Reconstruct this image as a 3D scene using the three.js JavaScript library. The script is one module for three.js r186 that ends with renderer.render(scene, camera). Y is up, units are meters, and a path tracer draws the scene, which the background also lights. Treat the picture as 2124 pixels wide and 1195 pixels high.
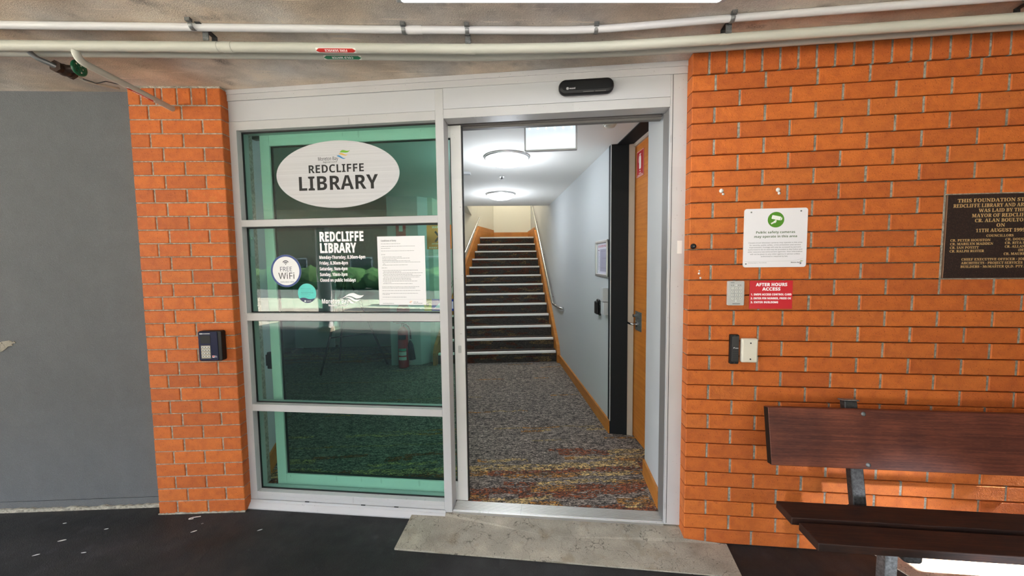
import * as THREE from 'three';
import { RoundedBoxGeometry } from 'three/addons/geometries/RoundedBoxGeometry.js';
import { mergeGeometries, mergeVertices } from 'three/addons/utils/BufferGeometryUtils.js';
import { RectAreaLightUniformsLib } from 'three/addons/lights/RectAreaLightUniformsLib.js';

// ---------------------------------------------------------------- camera, sky, sun, exposure
const scene = new THREE.Scene();
const camera = new THREE.PerspectiveCamera(2 * Math.atan(1195 / 2 / 790.83) * 180 / Math.PI, 2124 / 1195, 0.05, 200);
camera.position.set(0, 1.66, 0);
camera.rotation.order = 'YXZ';
camera.rotation.set(-0.0671, -0.0434, -0.0116);
RectAreaLightUniformsLib.init();
const renderer = new THREE.WebGLRenderer({ antialias: true });
renderer.toneMapping = THREE.LinearToneMapping;
renderer.toneMappingExposure = 3.5;
renderer.shadowMap.enabled = true;
renderer.shadowMap.type = THREE.PCFSoftShadowMap;
const SUN = new THREE.Vector3(Math.cos(0.86) * Math.cos(0.16), Math.sin(0.86), Math.cos(0.86) * Math.sin(0.16));
// hazy bright sky with soft clouds (filled in below, once the noise exists)
const SKY_LIGHT = 3.7;
const sun = new THREE.DirectionalLight(0xfff4e6, 38);
sun.position.copy(SUN).multiplyScalar(20);
sun.castShadow = true; sun.shadow.radius = 1.5; sun.shadow.mapSize.set(2048, 2048);
Object.assign(sun.shadow.camera, { left: -14, right: 14, top: 14, bottom: -14, near: 0.5, far: 60 });
scene.add(sun, sun.target);
const BATTEN = 4.5, BATTEN_UNSEEN = 31, BATTEN_GLOW = 1.1, DOME = 0.54, DOME_GLOW = 0.6, UNSEEN_STAIR_LAMP = 2.2, UNSEEN_FLOOD = 7.5;

// ---------------------------------------------------------------- helpers
const used = {};
const numbered = (n) => { const k = (used[n] = (used[n] ?? -1) + 1); return k ? n + '_' + String(k).padStart(3, '0') : n; };
function mulberry(a) { return () => { a |= 0; a = a + 0x6D2B79F5 | 0; let t = Math.imul(a ^ a >>> 15, 1 | a); t = t + Math.imul(t ^ t >>> 7, 61 | t) ^ t; return ((t ^ t >>> 14) >>> 0) / 4294967296; }; }
const V = (x, y, z) => new THREE.Vector3(x, y, z);
class Frame {            // an upright plane: s along it, n out of it
  constructor(x, z, a) { this.x = x; this.z = z; this.a = a; }
  at(s, y, n = 0) { const c = Math.cos(this.a), d = Math.sin(this.a); return V(this.x + s * c - n * d, y, this.z + s * d + n * c); }
}
const FAC = new Frame(-1.70, -2.61, 0.149), RW = new Frame(1.0917, -2.1055, 0.156), LP = new Frame(-1.7105, -2.5475, 0.0125), GW = new Frame(-2.27, -2.645, 0);
const INT = new Frame(0, 0, 0);
function tag(o, label, category, group, kind) {
  o.userData.label = label; o.userData.category = category;
  if (group) o.userData.group = group;
  if (kind) o.userData.kind = kind;
  return o;
}
function thing(name, F, [s, y, n], label, category, group, kind) {
  const o = new THREE.Group(); o.name = numbered(name); o.position.copy(F.at(s, y, n)); o.rotation.y = -F.a; scene.add(o);
  return tag(o, label, category, group, kind);
}
function part(name, geo, mat, parent, label) {
  const m = new THREE.Mesh(Array.isArray(geo) ? merge(geo) : geo, mat); m.name = numbered(name); m.castShadow = m.receiveShadow = true;
  if (label) m.userData.label = label;
  parent.add(m); return m;
}
function parts(name, list, mat, parent, label) { return list.map((g) => part(name, g, mat, parent, label)); }
function top(name, geo, mat, label, category, group, kind) { return tag(part(name, geo, mat, scene), label, category, group, kind); }
function merge(list) {
  return mergeGeometries(list.map((g) => { g = g.index ? g.toNonIndexed() : g; for (const k of Object.keys(g.attributes)) if (!['position', 'normal', 'uv'].includes(k)) g.deleteAttribute(k); return g; }));
}
function uvm(g, du = 0, dv = 0, swap = false) {   // uv in metres from the dominant direction of each face
  g = g.index ? g.toNonIndexed() : g;
  const p = g.attributes.position, uv = new Float32Array(p.count * 2), a = V(), b = V(), c = V(), n = V();
  for (let i = 0; i < p.count; i += 3) {
    a.fromBufferAttribute(p, i); b.fromBufferAttribute(p, i + 1); c.fromBufferAttribute(p, i + 2);
    n.copy(b).sub(a).cross(c.clone().sub(a));
    const x = Math.abs(n.x), y = Math.abs(n.y), z = Math.abs(n.z);
    [a, b, c].forEach((q, k) => {
      let u, v;
      if (z >= x && z >= y) { u = q.x; v = q.y; } else if (y >= x) { u = q.x; v = -q.z; } else { u = q.z; v = q.y; }
      if (swap) [u, v] = [v, u];
      uv[(i + k) * 2] = u + du; uv[(i + k) * 2 + 1] = v + dv;
    });
  }
  g.setAttribute('uv', new THREE.BufferAttribute(uv, 2));
  return g;
}
// box from corner to corner, edges eased by r
function bx(x0, x1, y0, y1, z0, z1, r = 0) {
  const w = x1 - x0, h = y1 - y0, d = z1 - z0;
  const g = r ? new RoundedBoxGeometry(w, h, d, 1, Math.min(r, w / 2.1, h / 2.1, d / 2.1)) : new THREE.BoxGeometry(w, h, d);
  g.translate((x0 + x1) / 2, (y0 + y1) / 2, (z0 + z1) / 2);
  return uvm(g);
}
// prism over a floor outline [[x, z], ...] between two heights
function prism(outline, y0, y1) {
  const s = new THREE.Shape(outline.map(([x, z]) => new THREE.Vector2(x, -z)));
  const g = new THREE.ExtrudeGeometry(s, { depth: y1 - y0, bevelEnabled: false });
  g.rotateX(-Math.PI / 2); g.translate(0, y0, 0);
  return uvm(g);
}
// an outline in the upright plane, given depth and a small bevel
function plate(shape, depth, bevel = 0, seg = 24) {
  const g = new THREE.ExtrudeGeometry(shape, { depth: depth - 2 * bevel, bevelEnabled: bevel > 0, bevelSize: bevel, bevelThickness: bevel, bevelOffset: -bevel, bevelSegments: 2, curveSegments: seg });
  g.translate(0, 0, bevel); return g;
}
function rrect(x0, x1, y0, y1, r) {
  const s = new THREE.Shape(); s.moveTo(x0 + r, y0); s.lineTo(x1 - r, y0); s.absarc(x1 - r, y0 + r, r, -Math.PI / 2, 0); s.lineTo(x1, y1 - r); s.absarc(x1 - r, y1 - r, r, 0, Math.PI / 2);
  s.lineTo(x0 + r, y1); s.absarc(x0 + r, y1 - r, r, Math.PI / 2, Math.PI); s.lineTo(x0, y0 + r); s.absarc(x0 + r, y0 + r, r, Math.PI, Math.PI * 1.5); return s;
}
function face(x0, x1, y0, y1, z) {   // one printed face, uv 0..1
  const g = new THREE.PlaneGeometry(x1 - x0, y1 - y0); g.translate((x0 + x1) / 2, (y0 + y1) / 2, z); return g;
}
function tube(pts, r, seg = 0, tension = null, radial = 14) {
  const path = tension === null ? new THREE.CurvePath() : new THREE.CatmullRomCurve3(pts, false, 'catmullrom', tension);
  if (tension === null) for (let i = 1; i < pts.length; i++) path.add(new THREE.LineCurve3(pts[i - 1], pts[i]));
  return new THREE.TubeGeometry(path, seg || Math.max(8, pts.length * 6), r, radial, false);
}
// straight runs joined by round bends of radius b
function bent(pts, r, b, radial = 14) {
  const path = new THREE.CurvePath(); let from = pts[0];
  for (let i = 1; i < pts.length - 1; i++) {
    const p = pts[i], a = p.clone().add(pts[i - 1].clone().sub(p).setLength(b)), c = p.clone().add(pts[i + 1].clone().sub(p).setLength(b));
    path.add(new THREE.LineCurve3(from, a)); path.add(new THREE.QuadraticBezierCurve3(a, p, c)); from = c;
  }
  path.add(new THREE.LineCurve3(from, pts.at(-1)));
  const list = path.curves.map((k) => new THREE.TubeGeometry(k, k.isLineCurve3 ? 2 : 12, r, radial, false));
  for (const [p, d] of [[pts[0], pts[1]], [pts.at(-1), pts.at(-2)]]) { const cap = new THREE.CircleGeometry(r, radial); cap.lookAt(p.clone().sub(d)); cap.translate(p.x, p.y, p.z); list.push(cap); }
  return merge(list);
}
function cyl(r0, r1, h, seg = 20) { return new THREE.CylinderGeometry(r0, r1, h, seg); }
function screwHead(x, y, z, r = 0.004) { const g = cyl(r * 0.8, r, 0.002, 12); g.rotateX(Math.PI / 2); g.translate(x, y, z + 0.001); return g; }

// ---------------------------------------------------------------- textures
function lattice(seed, n) { const r = mulberry(seed), a = new Float32Array(n * n); for (let i = 0; i < a.length; i++) a[i] = r(); return a; }
function vnoise(L, n, x, y) {
  const xi = Math.floor(x), yi = Math.floor(y), fx = x - xi, fy = y - yi, u = fx * fx * (3 - 2 * fx), v = fy * fy * (3 - 2 * fy);
  const m = (k) => ((k % n) + n) % n, X0 = m(xi), X1 = m(xi + 1), Y0 = m(yi) * n, Y1 = m(yi + 1) * n;
  return (L[Y0 + X0] * (1 - u) + L[Y0 + X1] * u) * (1 - v) + (L[Y1 + X0] * (1 - u) + L[Y1 + X1] * u) * v;
}
const LAT = [11, 22, 33, 44, 55, 66].map((s) => lattice(s, 256));
const NZ = (k, x, y) => vnoise(LAT[k % 6], 256, x, y);
function fbm(k, x, y, oct = 4) { let a = 0, w = 0.5, t = 0; for (let i = 0; i < oct; i++) { a += w * NZ(k + i, x, y); t += w; w *= 0.5; x *= 2; y *= 2; } return a / t; }
function dataTex(w, h, metresX, metresY, fn, srgb = true, mirror = false) {
  const d = new Uint8Array(w * h * 4);
  for (let j = 0; j < h; j++) for (let i = 0; i < w; i++) {
    const c = fn(i / w, j / h, i, j), o = (j * w + i) * 4;
    for (let k = 0; k < 3; k++) d[o + k] = Math.max(0, Math.min(255, c[k] * 255)); d[o + 3] = 255;
  }
  const t = new THREE.DataTexture(d, w, h); t.wrapS = t.wrapT = mirror ? THREE.MirroredRepeatWrapping : THREE.RepeatWrapping; t.magFilter = THREE.LinearFilter; t.minFilter = THREE.LinearMipmapLinearFilter; t.generateMipmaps = true;
  if (srgb) t.colorSpace = THREE.SRGBColorSpace;
  t.repeat.set(1 / metresX, 1 / metresY); t.needsUpdate = true; return t;
}
function canvasTex(w, h, draw) {
  const c = document.createElement('canvas'); c.width = w; c.height = h; const x = c.getContext('2d'); draw(x, w, h);
  const t = new THREE.CanvasTexture(c); t.colorSpace = THREE.SRGBColorSpace; t.anisotropy = 8; return t;
}
// text squeezed or stretched to run from x0 to x1, capitals capH tall
function fit(x, str, x0, x1, base, capH, style = 'bold', family = 'sans-serif') {
  x.save(); x.font = style + ' ' + (capH / 0.714).toFixed(2) + 'px ' + family; x.textAlign = 'left'; x.textBaseline = 'alphabetic';
  const m = x.measureText(str).width; x.translate(x0, base); x.scale((x1 - x0) / m, 1); x.fillText(str, 0, 0); x.restore();
}
const g3 = (v) => [v, v, v];
const clamp01 = (v) => Math.max(0, Math.min(1, v));
const mix = (a, b, t) => a.map((v, i) => v + (b[i] - v) * t);

{
  const w = 512, h = 256, d = new Uint8Array(w * h * 4);
  for (let j = 0; j < h; j++) for (let i = 0; i < w; i++) {
    const el = (j + 0.5) / h - 0.5, up = clamp01(el * 2), a = i / w * Math.PI * 2, r = 3 + up * 5;
    const cl = clamp01((fbm(1, 40 + Math.cos(a) * r * 2, 40 + Math.sin(a) * r * 2, 5) - 0.42) * 3) * (1 - up * 0.3);
    const c = el < 0 ? [0.6, 0.59, 0.57] : mix(mix([0.9, 0.91, 0.92], [0.58, 0.71, 0.87], Math.sqrt(up)), [0.95, 0.96, 0.97], cl * 0.7), o = (j * w + i) * 4;
    for (let k = 0; k < 3; k++) d[o + k] = c[k] * 255; d[o + 3] = 255;
  }
  const t = new THREE.DataTexture(d, w, h); t.colorSpace = THREE.SRGBColorSpace; t.mapping = THREE.EquirectangularReflectionMapping; t.magFilter = t.minFilter = THREE.LinearFilter; t.needsUpdate = true;
  scene.background = scene.environment = t; scene.backgroundIntensity = scene.environmentIntensity = SKY_LIGHT;
}
const rs = mulberry(5), specks = []; for (let i = 0; i < 900; i++) specks.push([rs(), rs(), 0.0012 + 0.003 * rs() * rs(), rs()]);
const speckGrid = new Float32Array(512 * 512);
for (const [sx, sy, r, k] of specks) { const R = Math.ceil(r * 512); for (let j = -R; j <= R; j++) for (let i = -R; i <= R; i++) if (i * i + j * j <= r * r * 262144) speckGrid[((Math.floor(sy * 512) + j + 512) % 512) * 512 + (Math.floor(sx * 512) + i + 512) % 512] = k > 0.87 ? 1 : -1; }
const brickTex = dataTex(512, 512, 0.55, 0.55, (u, v, i, j) => {
  const f = fbm(0, u * 16, v * 16, 4), fine = NZ(3, i * 0.9, j * 0.9), s = speckGrid[j * 512 + i];
  const k = 0.94 + (f - 0.5) * 0.15 + (fine - 0.5) * 0.15;
  return s < 0 && fine > 0.35 ? [k * 0.62, k * 0.5, k * 0.46] : s > 0 ? [1, k * 1.05, k * 1.02] : [k, k * (0.97 + 0.06 * f), k * 0.96];
});
const brickBump = dataTex(512, 512, 0.55, 0.55, (u, v, i, j) => g3(0.5 + (fbm(1, u * 64, v * 64, 3) - 0.5) * 0.5 + (NZ(4, i * 0.8, j * 0.8) - 0.5) * 0.4 + (speckGrid[j * 512 + i] < 0 ? -0.3 : 0)), false);
const chipTex = dataTex(512, 512, 0.55, 0.55, (u, v, i, j) => {   // bricks with lime bloom and pale scuffs
  const f = fbm(0, u * 16, v * 16, 4), fine = NZ(3, i * 0.9, j * 0.9), b = fbm(2, u * 32, v * 24, 5), s = speckGrid[j * 512 + i];
  let k = 0.94 + (f - 0.5) * 0.15 + (fine - 0.5) * 0.15, c = [k, k * 0.98, k * 0.96];
  const bloom = clamp01((b - 0.57) * 7) * (0.35 + 0.65 * fine);
  return s > 0 ? [1, 1, 1] : mix(c, [1, 1.3, 1.9], bloom * 0.45);
});
const mortarTex = dataTex(256, 256, 0.3, 0.3, (u, v, i, j) => g3(0.8 + (fbm(2, u * 24, v * 24, 4) - 0.5) * 0.5 + (NZ(1, i, j) - 0.5) * 0.2));
const grainTex = dataTex(512, 512, 0.6, 0.6, (u, v, i, j) => g3(0.9 + (fbm(3, u * 8, v * 8, 4) - 0.5) * 0.05 + (NZ(2, i * 0.7, j * 0.7) - 0.5) * 0.13));
const grainBump = dataTex(512, 512, 0.6, 0.6, (u, v, i, j) => g3(0.5 + (NZ(2, i * 0.45, j * 0.45) - 0.5) * 0.8 + (NZ(5, i, j) - 0.5) * 0.3), false);
// soffit concrete: form-board streaks, blotches, scratches and pinholes
const soffitTex = dataTex(2048, 1024, 4, 2, (u, v, i, j) => {
  const a = fbm(0, u * 8, v * 4, 5), st = fbm(1, (u * 26 + v * 5), v * 20 - u * 8, 4), fine = NZ(2, i * 0.7, j * 0.7), b = fbm(4, u * 32, v * 16, 4);
  let k = 0.87 + (a - 0.5) * 0.4 + (st - 0.5) * 0.24 + (fine - 0.5) * 0.1;
  const scr = fbm(3, u * 20 - v * 30, u * 6 + v * 150, 3); if (scr > 0.74) k += (scr - 0.74) * 1.0;
  if (b > 0.68 && fine > 0.4) k -= (b - 0.68) * 1.4;
  const pin = NZ(5, i * 0.33, j * 0.33); if (pin > 0.968) k *= 0.6;
  const warm = fbm(2, u * 12 + 7, v * 6, 3);
  return [k * (1 + (warm - 0.5) * 0.12), k * 0.985, k * (0.97 - (warm - 0.5) * 0.16)];
}, true, true);
const floorTex = dataTex(2048, 1024, 3, 1.5, (u, v, i, j) => {
  const a = fbm(1, u * 12, v * 6, 5), fine = NZ(0, i * 0.8, j * 0.8), sc = fbm(3, u * 90 + v * 40, v * 22 - u * 10, 3), d = fbm(4, u * 32, v * 16, 4);
  let k = 0.5 + (a - 0.5) * 0.38 + (fine - 0.5) * 0.14;
  if (sc > 0.77) k += (sc - 0.77) * 1.5;
  const dot = NZ(5, i * 0.22, j * 0.22); if (dot > 0.975) k += 0.55 * (dot - 0.975) * 40;
  if (d > 0.66) k += (d - 0.66) * 0.8;
  return [k * (1.0 + (a - 0.5) * 0.08), k * 0.99, k * (0.985 + (d - 0.5) * 0.1)];
}, true, true);
const floorRough = dataTex(512, 512, 1.7, 1.7, (u, v) => { const a = fbm(2, u * 16, v * 16, 4); return g3(0.72 + (a - 0.5) * 0.4); }, false);
const rampTex = dataTex(1024, 512, 1.6, 0.8, (u, v, i, j) => {
  const a = fbm(2, u * 16, v * 8, 5), b = fbm(0, u * 4, v * 2, 4), fine = NZ(1, i * 0.7, j * 0.7), pit = NZ(5, i * 0.24, j * 0.24), crk = Math.abs(fbm(3, u * 16 + 3, v * 8, 4) - 0.5);
  let k = 0.8 + (a - 0.5) * 0.22 + (b - 0.5) * 0.14 + (fine - 0.5) * 0.14;
  if (pit > 0.95) k *= 0.4; if (crk < 0.006) k *= 0.72;
  const st = clamp01((fbm(4, u * 12, v * 6, 4) - 0.6) * 4);
  return mix([k, k * 0.975, k * 0.92], [k * 0.84, k * 0.77, k * 0.66], st);
}, true, true);
// carpet tiles: dark loop pile with dyed streaks running across
const CW = 2048, CH = 1536, CX = 4.4, CZ = 3.3;
const bands = [[2.33, 0.05, 0], [2.36, 0.05, 0], [2.40, 0.04, 1], [2.44, 0.045, 1], [2.55, 0.05, 0], [2.64, 0.05, 1], [2.73, 0.05, 2], [2.84, 0.05, 0], [2.96, 0.04, 1], [2.50, 0.03, 2], [2.60, 0.05, 0], [2.68, 0.03, 2], [2.78, 0.04, 1], [2.90, 0.06, 2], [3.02, 0.03, 1], [3.10, 0.05, 2], [3.16, 0.03, 0], [3.34, 0.02, 3], [3.55, 0.03, 1], [3.62, 0.02, 3], [4.05, 0.02, 1], [4.5, 0.02, 3], [5.2, 0.02, 3], [5.75, 0.02, 1], [5.95, 0.02, 3]];
const DYE = [[0.68, 0.36, 0.2], [0.86, 0.6, 0.28], [0.97, 0.83, 0.54], [0.8, 0.7, 0.5]];
const pile = (i, j, base) => { const n1 = NZ(0, i * 0.2, j * 0.55), n2 = NZ(1, i * 0.42, j * 0.75), n3 = NZ(2, i * 0.07, j * 0.3); const t = n1 * 0.4 + n2 * 0.35 + n3 * 0.25; return mix([0.14, 0.132, 0.13], base, clamp01((t - 0.28) * 2.2)); };
const carpetTex = dataTex(CW, CH, CX, CZ * 1.2, (u, v, i, j) => {
  const x = u * CX, z = 2.3 + v * CZ * 1.2;           // metres
  let c = pile(i, j, [0.7, 0.65, 0.6]);
  for (let b = 0; b < bands.length; b++) {
    const [zb, h, k] = bands[b], zz = z + (NZ(b, x * 9, b) - 0.5) * 0.035;
    if (Math.abs(zz - zb) > h * 0.75) continue;
    const run = NZ(b + 1, x * 2.6 + b * 7.3, b * 3.7 + 0.5), gap = NZ(b + 2, i * 0.11, j * 0.35 + b);
    if (run > 0.46 && gap > 0.34) c = pile(i + 31, j + 17, DYE[NZ(b + 3, x * 3 + b, b) > 0.62 ? (k + 1) % 3 : k]);
  }
  return c;
});
const stairTex = dataTex(1024, 1024, 2, 2, (u, v, i, j) => {
  const t = pile(i * 1.2, j * 1.6, [0.36, 0.335, 0.31]), r = fbm(1, u * 10, v * 44, 3), q = fbm(4, u * 8 + 3, v * 36, 3), fine = NZ(3, i * 0.3, j * 0.6);
  if (r > 0.6 && fine > 0.3) return pile(i, j, [0.48, 0.24, 0.14]);
  if (q > 0.65 && fine > 0.3) return pile(i, j, [0.64, 0.52, 0.33]);
  return t;
});
function woodTex(seed, light, dark, sx, sy, rough) {
  return dataTex(1024, 512, sx, sy, (u, v, i, j) => {
    const wob = fbm(seed, u * 4, v * 4, 3), g = fbm(seed + 1, u * 6, (v + wob * 0.06) * 90, 4), p = NZ(seed + 2, i * 0.05, j * 0.9), w = fbm(seed + 3, u * 12, v * 8, 4);
    const t = clamp01(0.5 + (g - 0.5) * 0.95 + (w - 0.5) * 0.9 + (p - 0.5) * rough * 0.6 + (NZ(seed + 4, i * 0.12, j * 0.9) - 0.5) * 0.35);
    return mix(dark, light, t);
  }, true, true);
}
const benchTex = woodTex(1, [0.50, 0.27, 0.185], [0.27, 0.115, 0.075], 1.4, 0.5, 0.5);
const seatTex = woodTex(2, [0.26, 0.135, 0.075], [0.09, 0.042, 0.024], 1.4, 0.5, 0.8);
const doorTex = woodTex(3, [0.88, 0.56, 0.23], [0.76, 0.43, 0.15], 2.4, 0.9, 0.2);
const skirtTex = woodTex(0, [0.78, 0.52, 0.22], [0.66, 0.40, 0.14], 2.0, 0.6, 0.2);
const galvTex = dataTex(256, 256, 0.2, 0.2, (u, v, i, j) => { const c = NZ(1, u * 18, v * 18) * 0.5 + NZ(2, u * 40, v * 40) * 0.5; return g3(0.66 + (c - 0.5) * 0.32 + (NZ(3, i, j) - 0.5) * 0.1); });
const brushedTex = dataTex(512, 512, 0.9, 0.9, (u, v, i, j) => g3(0.8 + (NZ(2, i * 0.05, j * 1.1) - 0.5) * 0.09));
const dirtTex = dataTex(1024, 1024, 2.2, 2.2, (u, v, i, j) => {   // powder coat with scuffs and grime specks
  const a = fbm(0, u * 12, v * 12, 4), s = NZ(5, i * 0.2, j * 0.2), sc = fbm(2, u * 60, v * 14, 3); let k = 0.95 + (a - 0.5) * 0.05;
  if (s > 0.988) k *= 0.65; if (sc > 0.83) k *= 0.93; return [k, k * 0.995, k * 0.98];
});

// ---------------------------------------------------------------- materials
const lin = (r, g, b) => new THREE.Color().setRGB(r, g, b);
const std = (color, roughness = 0.8, o = {}) => new THREE.MeshStandardMaterial({ color, roughness, ...o });
const matt = (color, roughness, spec) => new THREE.MeshPhysicalMaterial({ color, roughness, specularIntensity: spec });
const M = {
  mortarR: std(lin(0.52, 0.5, 0.42), 0.95, { map: mortarTex, bumpMap: grainBump, bumpScale: 0.002 }),
  mortarL: std(lin(0.62, 0.58, 0.48), 0.95, { map: mortarTex, bumpMap: grainBump, bumpScale: 0.002 }),
  white: std(lin(0.58, 0.585, 0.61), 0.42, { map: dirtTex }),
  white2: std(lin(0.52, 0.525, 0.545), 0.45),
  leafWhite: std(lin(0.86, 0.86, 0.86), 0.4, { map: dirtTex }),
  grey: std(lin(0.165, 0.175, 0.183), 0.9, { map: grainTex, bumpMap: grainBump, bumpScale: 0.0015 }),
  soffit: std(lin(0.8, 0.7, 0.59), 0.9, { map: soffitTex, bumpMap: grainBump, bumpScale: 0.001 }),
  floor: std(lin(0.06, 0.059, 0.06), 1, { map: floorTex, roughnessMap: floorRough, bumpMap: grainBump, bumpScale: 0.001 }),
  ramp: std(lin(0.62, 0.6, 0.55), 0.9, { map: rampTex, bumpMap: grainBump, bumpScale: 0.0015 }),
  pad: std(lin(0.6, 0.54, 0.49), 0.9, { map: rampTex, bumpMap: grainBump, bumpScale: 0.001 }),
  carpet: std(0xffffff, 1, { map: carpetTex }),
  stairCarpet: std(0xffffff, 1, { map: stairTex }),
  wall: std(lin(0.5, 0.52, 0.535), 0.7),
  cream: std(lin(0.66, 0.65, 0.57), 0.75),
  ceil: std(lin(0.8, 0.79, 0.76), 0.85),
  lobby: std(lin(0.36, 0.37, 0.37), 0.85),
  blackPaint: matt(lin(0.013, 0.015, 0.018), 0.6, 0.35),
  beige: std(lin(0.5, 0.4, 0.33), 0.55),
  doorWood: std(0xffffff, 0.42, { map: doorTex }),
  skirt: std(0xffffff, 0.45, { map: skirtTex }),
  bench: std(0xffffff, 0.55, { map: benchTex, bumpMap: benchTex, bumpScale: 0.0012 }),
  seat: std(0xffffff, 0.6, { map: seatTex, bumpMap: seatTex, bumpScale: 0.0015 }),
  galv: std(lin(0.6, 0.62, 0.62), 0.5, { map: galvTex, metalness: 0.75 }),
  darkSteel: std(lin(0.16, 0.16, 0.16), 0.55, { map: galvTex, metalness: 0.7 }),
  chrome: std(lin(0.5, 0.5, 0.51), 0.22, { metalness: 1 }),
  alu: std(lin(0.74, 0.74, 0.76), 0.34, { metalness: 0.85, map: dirtTex }),
  nosing: std(lin(0.92, 0.92, 0.9), 0.5),
  pvc: std(lin(0.68, 0.68, 0.69), 0.35),
  pipePaint: std(lin(0.56, 0.56, 0.49), 0.5),
  black: matt(lin(0.01, 0.01, 0.011), 0.42, 0.5),
  gasket: std(lin(0.008, 0.008, 0.008), 0.7),
  plasticGrey: std(lin(0.5, 0.51, 0.49), 0.45),
  plasticCream: std(lin(0.74, 0.71, 0.6), 0.4),
  track: std(lin(0.17, 0.16, 0.155), 0.55),
  navy: matt(lin(0.01, 0.013, 0.045), 0.5, 0.35),
  brass: std(lin(0.22, 0.13, 0.08), 0.5, { metalness: 0.6 }),
  green: std(lin(0.0, 0.09, 0.035), 0.4),
  red: std(lin(0.5, 0.02, 0.02), 0.35),
  labelWhite: std(lin(0.75, 0.75, 0.72), 0.6),
  glass: new THREE.MeshPhysicalMaterial({ color: lin(0.515, 0.79, 0.69), roughness: 0.0, transmission: 1, thickness: 0, ior: 1.52 }),
  lamp: std(0xffffff, 0.5, { emissive: lin(0.95, 0.98, 1), emissiveIntensity: DOME_GLOW }),
  batten: std(0xffffff, 0.5, { emissive: lin(1, 1, 1), emissiveIntensity: BATTEN_GLOW }),
};
const brickMat = (r, g, b, tex = brickTex) => std(lin(r, g, b), 0.72, { map: tex, bumpMap: brickBump, bumpScale: 0.0018 });
const BR = [brickMat(0.68, 0.165, 0.026), brickMat(0.64, 0.153, 0.025), brickMat(0.6, 0.142, 0.024), brickMat(0.65, 0.168, 0.03), brickMat(0.69, 0.172, 0.028), brickMat(0.57, 0.132, 0.023)];
const BC = [brickMat(0.68, 0.165, 0.026, chipTex), brickMat(0.64, 0.153, 0.025, chipTex)];
const printed = (tex, roughness = 0.45, o = {}) => std(0xffffff, roughness, { map: tex, ...o });

// ---------------------------------------------------------------- bricks
const C = 0.086, LU = 0.2557, JT = 0.0108;
function brickGeo(w, h, d, du, dv, c = 0.0035, endR = false, endL = false) {
  const P = [], q = (a, b, e, f) => P.push(...a, ...b, ...e, ...a, ...e, ...f);
  const x0 = 0, x1 = w, y0 = 0, y1 = h;
  const F = [[x0 + c, y0 + c, 0], [x1 - c, y0 + c, 0], [x1 - c, y1 - c, 0], [x0 + c, y1 - c, 0]], B = [[x0, y0, -c], [x1, y0, -c], [x1, y1, -c], [x0, y1, -c]], K = [[x0, y0, -d], [x1, y0, -d], [x1, y1, -d], [x0, y1, -d]];
  q(...F);
  for (let i = 0; i < 4; i++) { const n = (i + 1) % 4; q(B[i], B[n], F[n], F[i]); q(K[i], K[n], B[n], B[i]); }
  const g = new THREE.BufferGeometry(); g.setAttribute('position', new THREE.Float32BufferAttribute(P, 3)); g.computeVertexNormals();
  return uvm(g, du, dv);
}
const geoCache = new Map();
function brickAt(parent, s0, s1, y0, y1, rnd, mats, depth) {
  const w = s1 - s0, h = y1 - y0, v = Math.floor(rnd() * 7), key = [w.toFixed(3), h.toFixed(3), depth, v].join();
  if (!geoCache.has(key)) geoCache.set(key, brickGeo(w, h, depth, v * 0.137 + 0.02, v * 0.091));
  const m = new THREE.Mesh(geoCache.get(key), mats[Math.floor(rnd() * mats.length)]);
  m.name = numbered('brick'); m.castShadow = m.receiveShadow = true;
  m.position.set(s0, y0 + (rnd() - 0.5) * 0.0012, (rnd() - 0.5) * 0.0016);
  m.rotation.z = (rnd() - 0.5) * 0.002; parent.add(m); return m;
}
const rowY = (k, bed = 0.0056) => [C * (30 - k) + bed / 2, C * (31 - k) - bed / 2];   // course k counted down from the soldier course
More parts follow.
